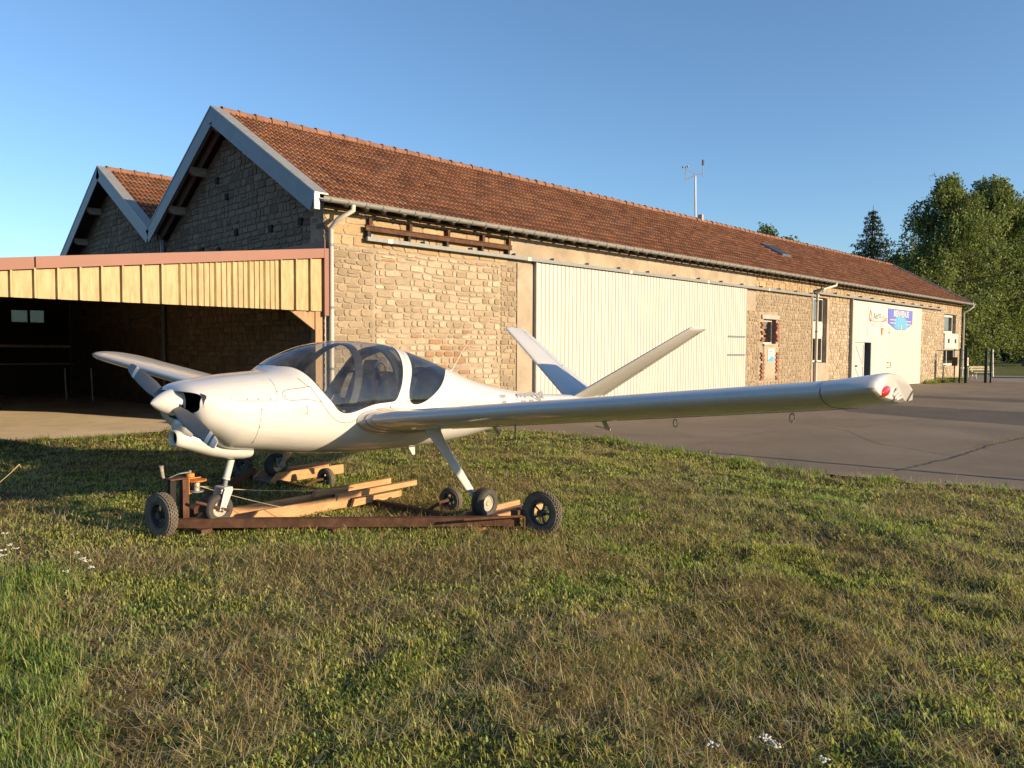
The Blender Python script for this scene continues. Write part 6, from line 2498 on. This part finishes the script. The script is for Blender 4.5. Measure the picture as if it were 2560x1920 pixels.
def polar(r0, r1, dens, half):
    area = half * (r1 * r1 - r0 * r0)
    n = int(area * dens)
    r = np.sqrt(rng.uniform(r0 * r0, r1 * r1, n))
    a = AZ0 + rng.uniform(-half, half, n)
    return CAM_LOC.x + r * np.cos(a), CAM_LOC.y + r * np.sin(a), r


for r0, r1, dens, k in ((1.5, 3.0, 5200, 1.0), (3.0, 4.4, 5600, 1.0), (4.4, 6.5, 4000, 1.15), (6.5, 9.0, 2500, 1.4), (9.0, 12.5, 1350, 1.8), (12.5, 18, 620, 2.4)):
    x, y, r = polar(r0, r1, dens, rad(50))
    m = is_grass(x, y)
    x, y = x[m], y[m]
    n = len(x)
    if not n: continue
    dry = fbm(x, y, 1.15, 3) * .65 + fbm(x, y, 3.6, 8, 3) * .35
    # drier towards the trolley's front and the middle, greener to the right
    e1, e2 = x + 5.6, y + 9.4
    dry = dry + .05 - .03 * np.clip((x - y * .35 - .5) / 4, -1, 1.5)
    tuft = fbm(x, y, 6.0, 21, 2)
    lush = np.clip((fbm(x, y, .9, 30, 3) - .50) * 5, 0, 1)
    u = rng.random(n)
    p_straw = np.clip((dry - .44) * 4.2, .10, .78)
    is_s = u < p_straw
    is_leaf = (~is_s) & (rng.random(n) < .34 + .25 * lush)
    L = np.where(is_s, rng.uniform(.03, .10, n) * np.where(rng.random(n) < .12, 1.8, 1), rng.uniform(.022, .052, n) * (.6 + .8 * tuft + .35 * lush))
    L = np.where(is_leaf, rng.uniform(.014, .030, n), L)
    w = np.where(is_s, rng.uniform(.0014, .0030, n), rng.uniform(.0024, .0045, n))
    w = np.where(is_leaf, rng.uniform(.006, .013, n), w) * k
    L = L * (1 + .16 * (k - 1))
    lean = np.where(is_s, rng.uniform(.75, 1.60, n), np.abs(rng.normal(.45, .35, n)))
    lean = np.where(is_leaf, rng.uniform(.1, 1.3, n), lean)
    bend = np.where(is_s, rng.normal(0, .18, n), rng.uniform(.1, .9, n))
    az = rng.uniform(0, 2 * np.pi, n)
    # clippings lie roughly along the mowing direction
    az = np.where(is_s, np.where(rng.random(n) < .55, rng.normal(.35, .5, n) + np.pi * (rng.random(n) < .5), az), az)
    gidx = rng.integers(0, 5, n)
    c = GREEN[gidx] * (1 + rng.normal(0, .18, (n, 1)))
    c = c * (1 - .30 * lush[:, None] * np.array([.9, .35, .5]))
    yel = np.clip((dry - .40) * 3.2, .05, .8)[:, None] * rng.uniform(.3, 1, (n, 1))
    c = c * (1 - yel) + np.array([.64, .54, .21]) * yel
    cs = STRAW[rng.integers(0, 5, n)] * (1 + rng.normal(0, .2, (n, 1)))
    cb = BROWN[rng.integers(0, 3, n)]
    br_ = np.clip((dry - .56) * 8, 0, 1)[:, None] * (rng.random((n, 1)) < .62)
    cs = cs * (1 - br_) + cb * br_
    c = np.where(is_leaf[:, None], c * np.array([.66, .80, .75]), c)
    c = np.where(is_s[:, None], cs, c).clip(.004, .75)
    lift = np.where(is_s, rng.uniform(.002, .032, n), np.where(is_leaf, rng.uniform(0, .035, n) * (.4 + tuft), 0))
    z = .012 + gh(x, y) * np.clip((22 - np.hypot(x + 4, y + 7)) / 6, 0, 1) + lift
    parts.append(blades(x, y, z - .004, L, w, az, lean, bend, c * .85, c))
off = 0
VV_, FF_, CC_ = [], [], []
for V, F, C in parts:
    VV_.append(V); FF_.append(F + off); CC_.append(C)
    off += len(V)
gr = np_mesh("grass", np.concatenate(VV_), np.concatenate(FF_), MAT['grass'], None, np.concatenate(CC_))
tag(gr, "short mown lawn of green blades and dry straw clippings", "grass", kind="stuff")


def pz(px, py, z=0.0):
    d = _f + _r2 * ((px - 1280) / FPX) + _u2 * ((960 - py) / FPX)
    t = (z - CAM_LOC.z) / d.z
    return CAM_LOC + d * t


# rough weeds in the lower left corner, along kerbs and walls
def tufts(cx, cy, rad_, n, Lr, wr, cols, seed, lean=.35, up_=.7):
    g = np.random.default_rng(seed)
    a, r = g.uniform(0, 2 * np.pi, n), rad_ * np.sqrt(g.random(n))
    x, y = cx + r * np.cos(a), cy + r * np.sin(a)
    L = g.uniform(*Lr, n)
    w = g.uniform(*wr, n)
    c = np.array(cols)[g.integers(0, len(cols), n)] * (1 + g.normal(0, .2, (n, 1)))
    z = .008 + gh(x, y)
    return blades(x, y, z, L, w, g.uniform(0, 2 * np.pi, n), np.abs(g.normal(lean, .25, n)), g.uniform(.1, up_, n), c.clip(.004, .6) * .8, c.clip(.004, .6))


LUSH = [(.22, .32, .072), (.28, .36, .095), (.16, .25, .055), (.36, .38, .13)]
acc = []
g2 = np.random.default_rng(77)
for k in range(300):
    px, py = g2.uniform(-260, 235), g2.uniform(1390, 2100)
    if px > 110 + (py - 1500) * .16 + g2.normal(0, 60): continue
    p = pz(px, py, .05)
    tall = g2.uniform(.04, .13) * (1.2 if py < 1650 else .9)
    acc.append(tufts(p.x, p.y, .14, 110, (tall * .4, tall), (.003, .0065), LUSH, 1000 + k, .40, .9))
    acc.append(tufts(p.x, p.y, .14, 60, (.02, .05), (.010, .020), LUSH, 3000 + k, .9, .5))
for k in range(46):          # edge of the lawn against the asphalt
    y = g2.uniform(-13, -3.0)
    x = float(edge_x(y)) - g2.uniform(-.02, .30)
    acc.append(tufts(x, y, .16, 46, (.05, .14), (.006, .011), LUSH[:3] + [(.20, .17, .07)], 5000 + k, .4, .9))
for k in range(60):          # foot of the far wall and the slab edge
    x = g2.uniform(34.9, 42)
    acc.append(tufts(x, -.16 - .2 * g2.random(), .15, 26, (.10, .34), (.012, .022), LUSH[:2] + [(.26, .20, .09)], 7000 + k, .35, .6))
for k in range(36):
    x = g2.uniform(-5.4, -.4)
    y = float(np.interp(x, _cx, _cy)) - g2.uniform(.3, .6)
    acc.append(tufts(x, y, .15, 40, (.05, .16), (.008, .014), LUSH[:3] + [(.20, .16, .07)], 8000 + k, .4, .9))
for (x, y) in CR[::4]:       # dry grass in the crack
    if x > 6.3: acc.append(tufts(x, y, .07, 26, (.02, .07), (.005, .009), [(.36, .28, .13), (.22, .19, .07)], int(x * 100), .8, .6))
for k in range(300):          # tall thin stems left by the mower
    x, y, r = polar(2.4, 12, .5, rad(40))
    if k: break
    for i, (xx, yy) in enumerate(zip(x, y)):
        if not is_grass(np.array([xx]), np.array([yy]))[0]: continue
        acc.append(tufts(xx, yy, .015, 2, (.12, .30), (.0018, .0030), [(.30, .25, .11), (.16, .17, .05)], 9000 + i, .25, .5))
# long pale clippings on the lawn and straw blown onto the asphalt
x, y, r = polar(2.2, 9.5, 75, rad(46))
dr = fbm(x, y, 1.15, 3) * .65 + fbm(x, y, 3.6, 8, 3) * .35
m = is_grass(x, y) & (dr + rng.normal(0, .05, len(x)) > .47)
x, y = x[m], y[m]
n = len(x)
cc = np.array([(.78, .66, .40), (.68, .54, .30), (.60, .42, .22)])[rng.integers(0, 3, n)] * (1 + rng.normal(0, .12, (n, 1)))
acc.append(blades(x, y, .012 + gh(x, y) + rng.uniform(.012, .05, n), rng.uniform(.09, .26, n), rng.uniform(.0018, .0034, n), rng.uniform(0, 2 * np.pi, n), rng.uniform(1.25, 1.62, n), rng.normal(0, .12, n), cc.clip(0, .9), cc.clip(0, .9)))
n = 900
x, y = rng.uniform(2.6, 18, n), rng.uniform(-13, -1.5, n)
m = ~is_grass(x, y) & (fbm(x, y, .8, 5) > .47)
x, y = x[m], y[m]
n = len(x)
cc = np.array([(.62, .54, .40), (.50, .42, .29)])[rng.integers(0, 2, n)]
acc.append(blades(x, y, np.full(n, .004), rng.uniform(.03, .11, n), rng.uniform(.004, .010, n), rng.uniform(0, 2 * np.pi, n), rng.uniform(1.5, 1.57, n), np.zeros(n), cc, cc))
off = 0
VV_, FF_, CC_ = [], [], []
for V, F, C in acc:
    VV_.append(V); FF_.append(F + off); CC_.append(C)
    off += len(V)
wdz = np_mesh("weeds", np.concatenate(VV_), np.concatenate(FF_), MAT['grass'], None, np.concatenate(CC_))
tag(wdz, "lush green weeds and longer grass at the lawn's corner and kerbs", "weeds", kind="stuff")

# yarrow flowers
MAT['petal'] = simple("white petals", (.52, .50, .42), .8, var=.12, scale=60)
MAT['stem'] = simple("green stem", (.085, .11, .035), .7, var=.2, scale=20)


def yarrow(px, py, z, k, label, group):
    rg = random.Random(k)
    head = pz(px, py, z)
    base = Vector((head.x + rg.uniform(-.03, .03), head.y + rg.uniform(-.03, .03), .0))
    t = empty("yarrow_plant", base, label, "flower", group)
    h = head - base
    MB().tube([(0, 0, 0), h * .55 + Vector((.008, 0, 0)), h], [.0028, .0022, .0018], 5).build("stem", MAT['stem'], t)
    m = MB()
    for i in range(13):
        a, r = rg.uniform(0, 6.28), .022 * math.sqrt(rg.random())
        c = h + Vector((r * math.cos(a), r * math.sin(a), rg.uniform(-.004, .006)))
        rr = rg.uniform(.0045, .0075)
        n = 6
        vs = [c + Vector((0, 0, .004))] + [c + Vector((rr * math.cos(6.283 * j / n), rr * math.sin(6.283 * j / n), rg.uniform(-.002, .002))) for j in range(n)]
        m.add(vs, [(0, 1 + j, 1 + (j + 1) % n) for j in range(n)])
    m.build("flower_head", MAT['petal'], t, flip=False)
    m = MB()
    for i in range(6):
        a = rg.uniform(0, 6.28)
        s = rg.uniform(.15, .7)
        p = h * s
        d = Vector((math.cos(a), math.sin(a), .5))
        q = Vector((-math.sin(a), math.cos(a), 0)) * .005
        m.add([p - q * .4, p + q * .4, p + d * .03 + q, p + d * .03 - q, p + d * .055], [(0, 1, 2, 3), (3, 2, 4)])
    m.build("leaves", MAT['stem'], t, flip=False)


for k, (px, py) in enumerate(((12, 1334), (22, 1362), (10, 1376), (38, 1371), (6, 1388))):
    yarrow(px, py, .26, k, "white yarrow flower standing in the lush weeds at the lawn corner", "yarrow in the weeds")
for k, (px, py) in enumerate(((191, 1382), (204, 1396), (218, 1402), (229, 1418), (167, 1428))):
    yarrow(px, py, .16, 20 + k, "white yarrow flower on the dry grass in front of the trolley wheel", "yarrow before the trolley")
for k, (px, py) in enumerate(((1913, 1843), (1922, 1850), (1940, 1862), (1783, 1862), (2060, 1898))):
    yarrow(px, py, .07, 40 + k, "white yarrow flower low in the mown lawn away from the aeroplane", "yarrow in the open lawn")
# bent dead stalk
p0, p1 = pz(-8, 1212, .52), pz(48, 1164, .60)
base = Vector((p0.x - .12, p0.y - .05, 0))
dsx = empty("dry_stalk", base, "bent dry grass stalk with a drooping seed head near the shed slab", "plant")
a, b = p0 - base, p1 - base
MB().tube([(0, 0, 0), a * .6, a, a.lerp(b, .6), b - Vector((0, 0, -.01)), b + (b - a) * .08 - Vector((0, 0, .03))], [.0035, .003, .003, .0035, .006, .004], 6).build("stem", simple("dry stalk", (.36, .27, .14), .8), dsx)
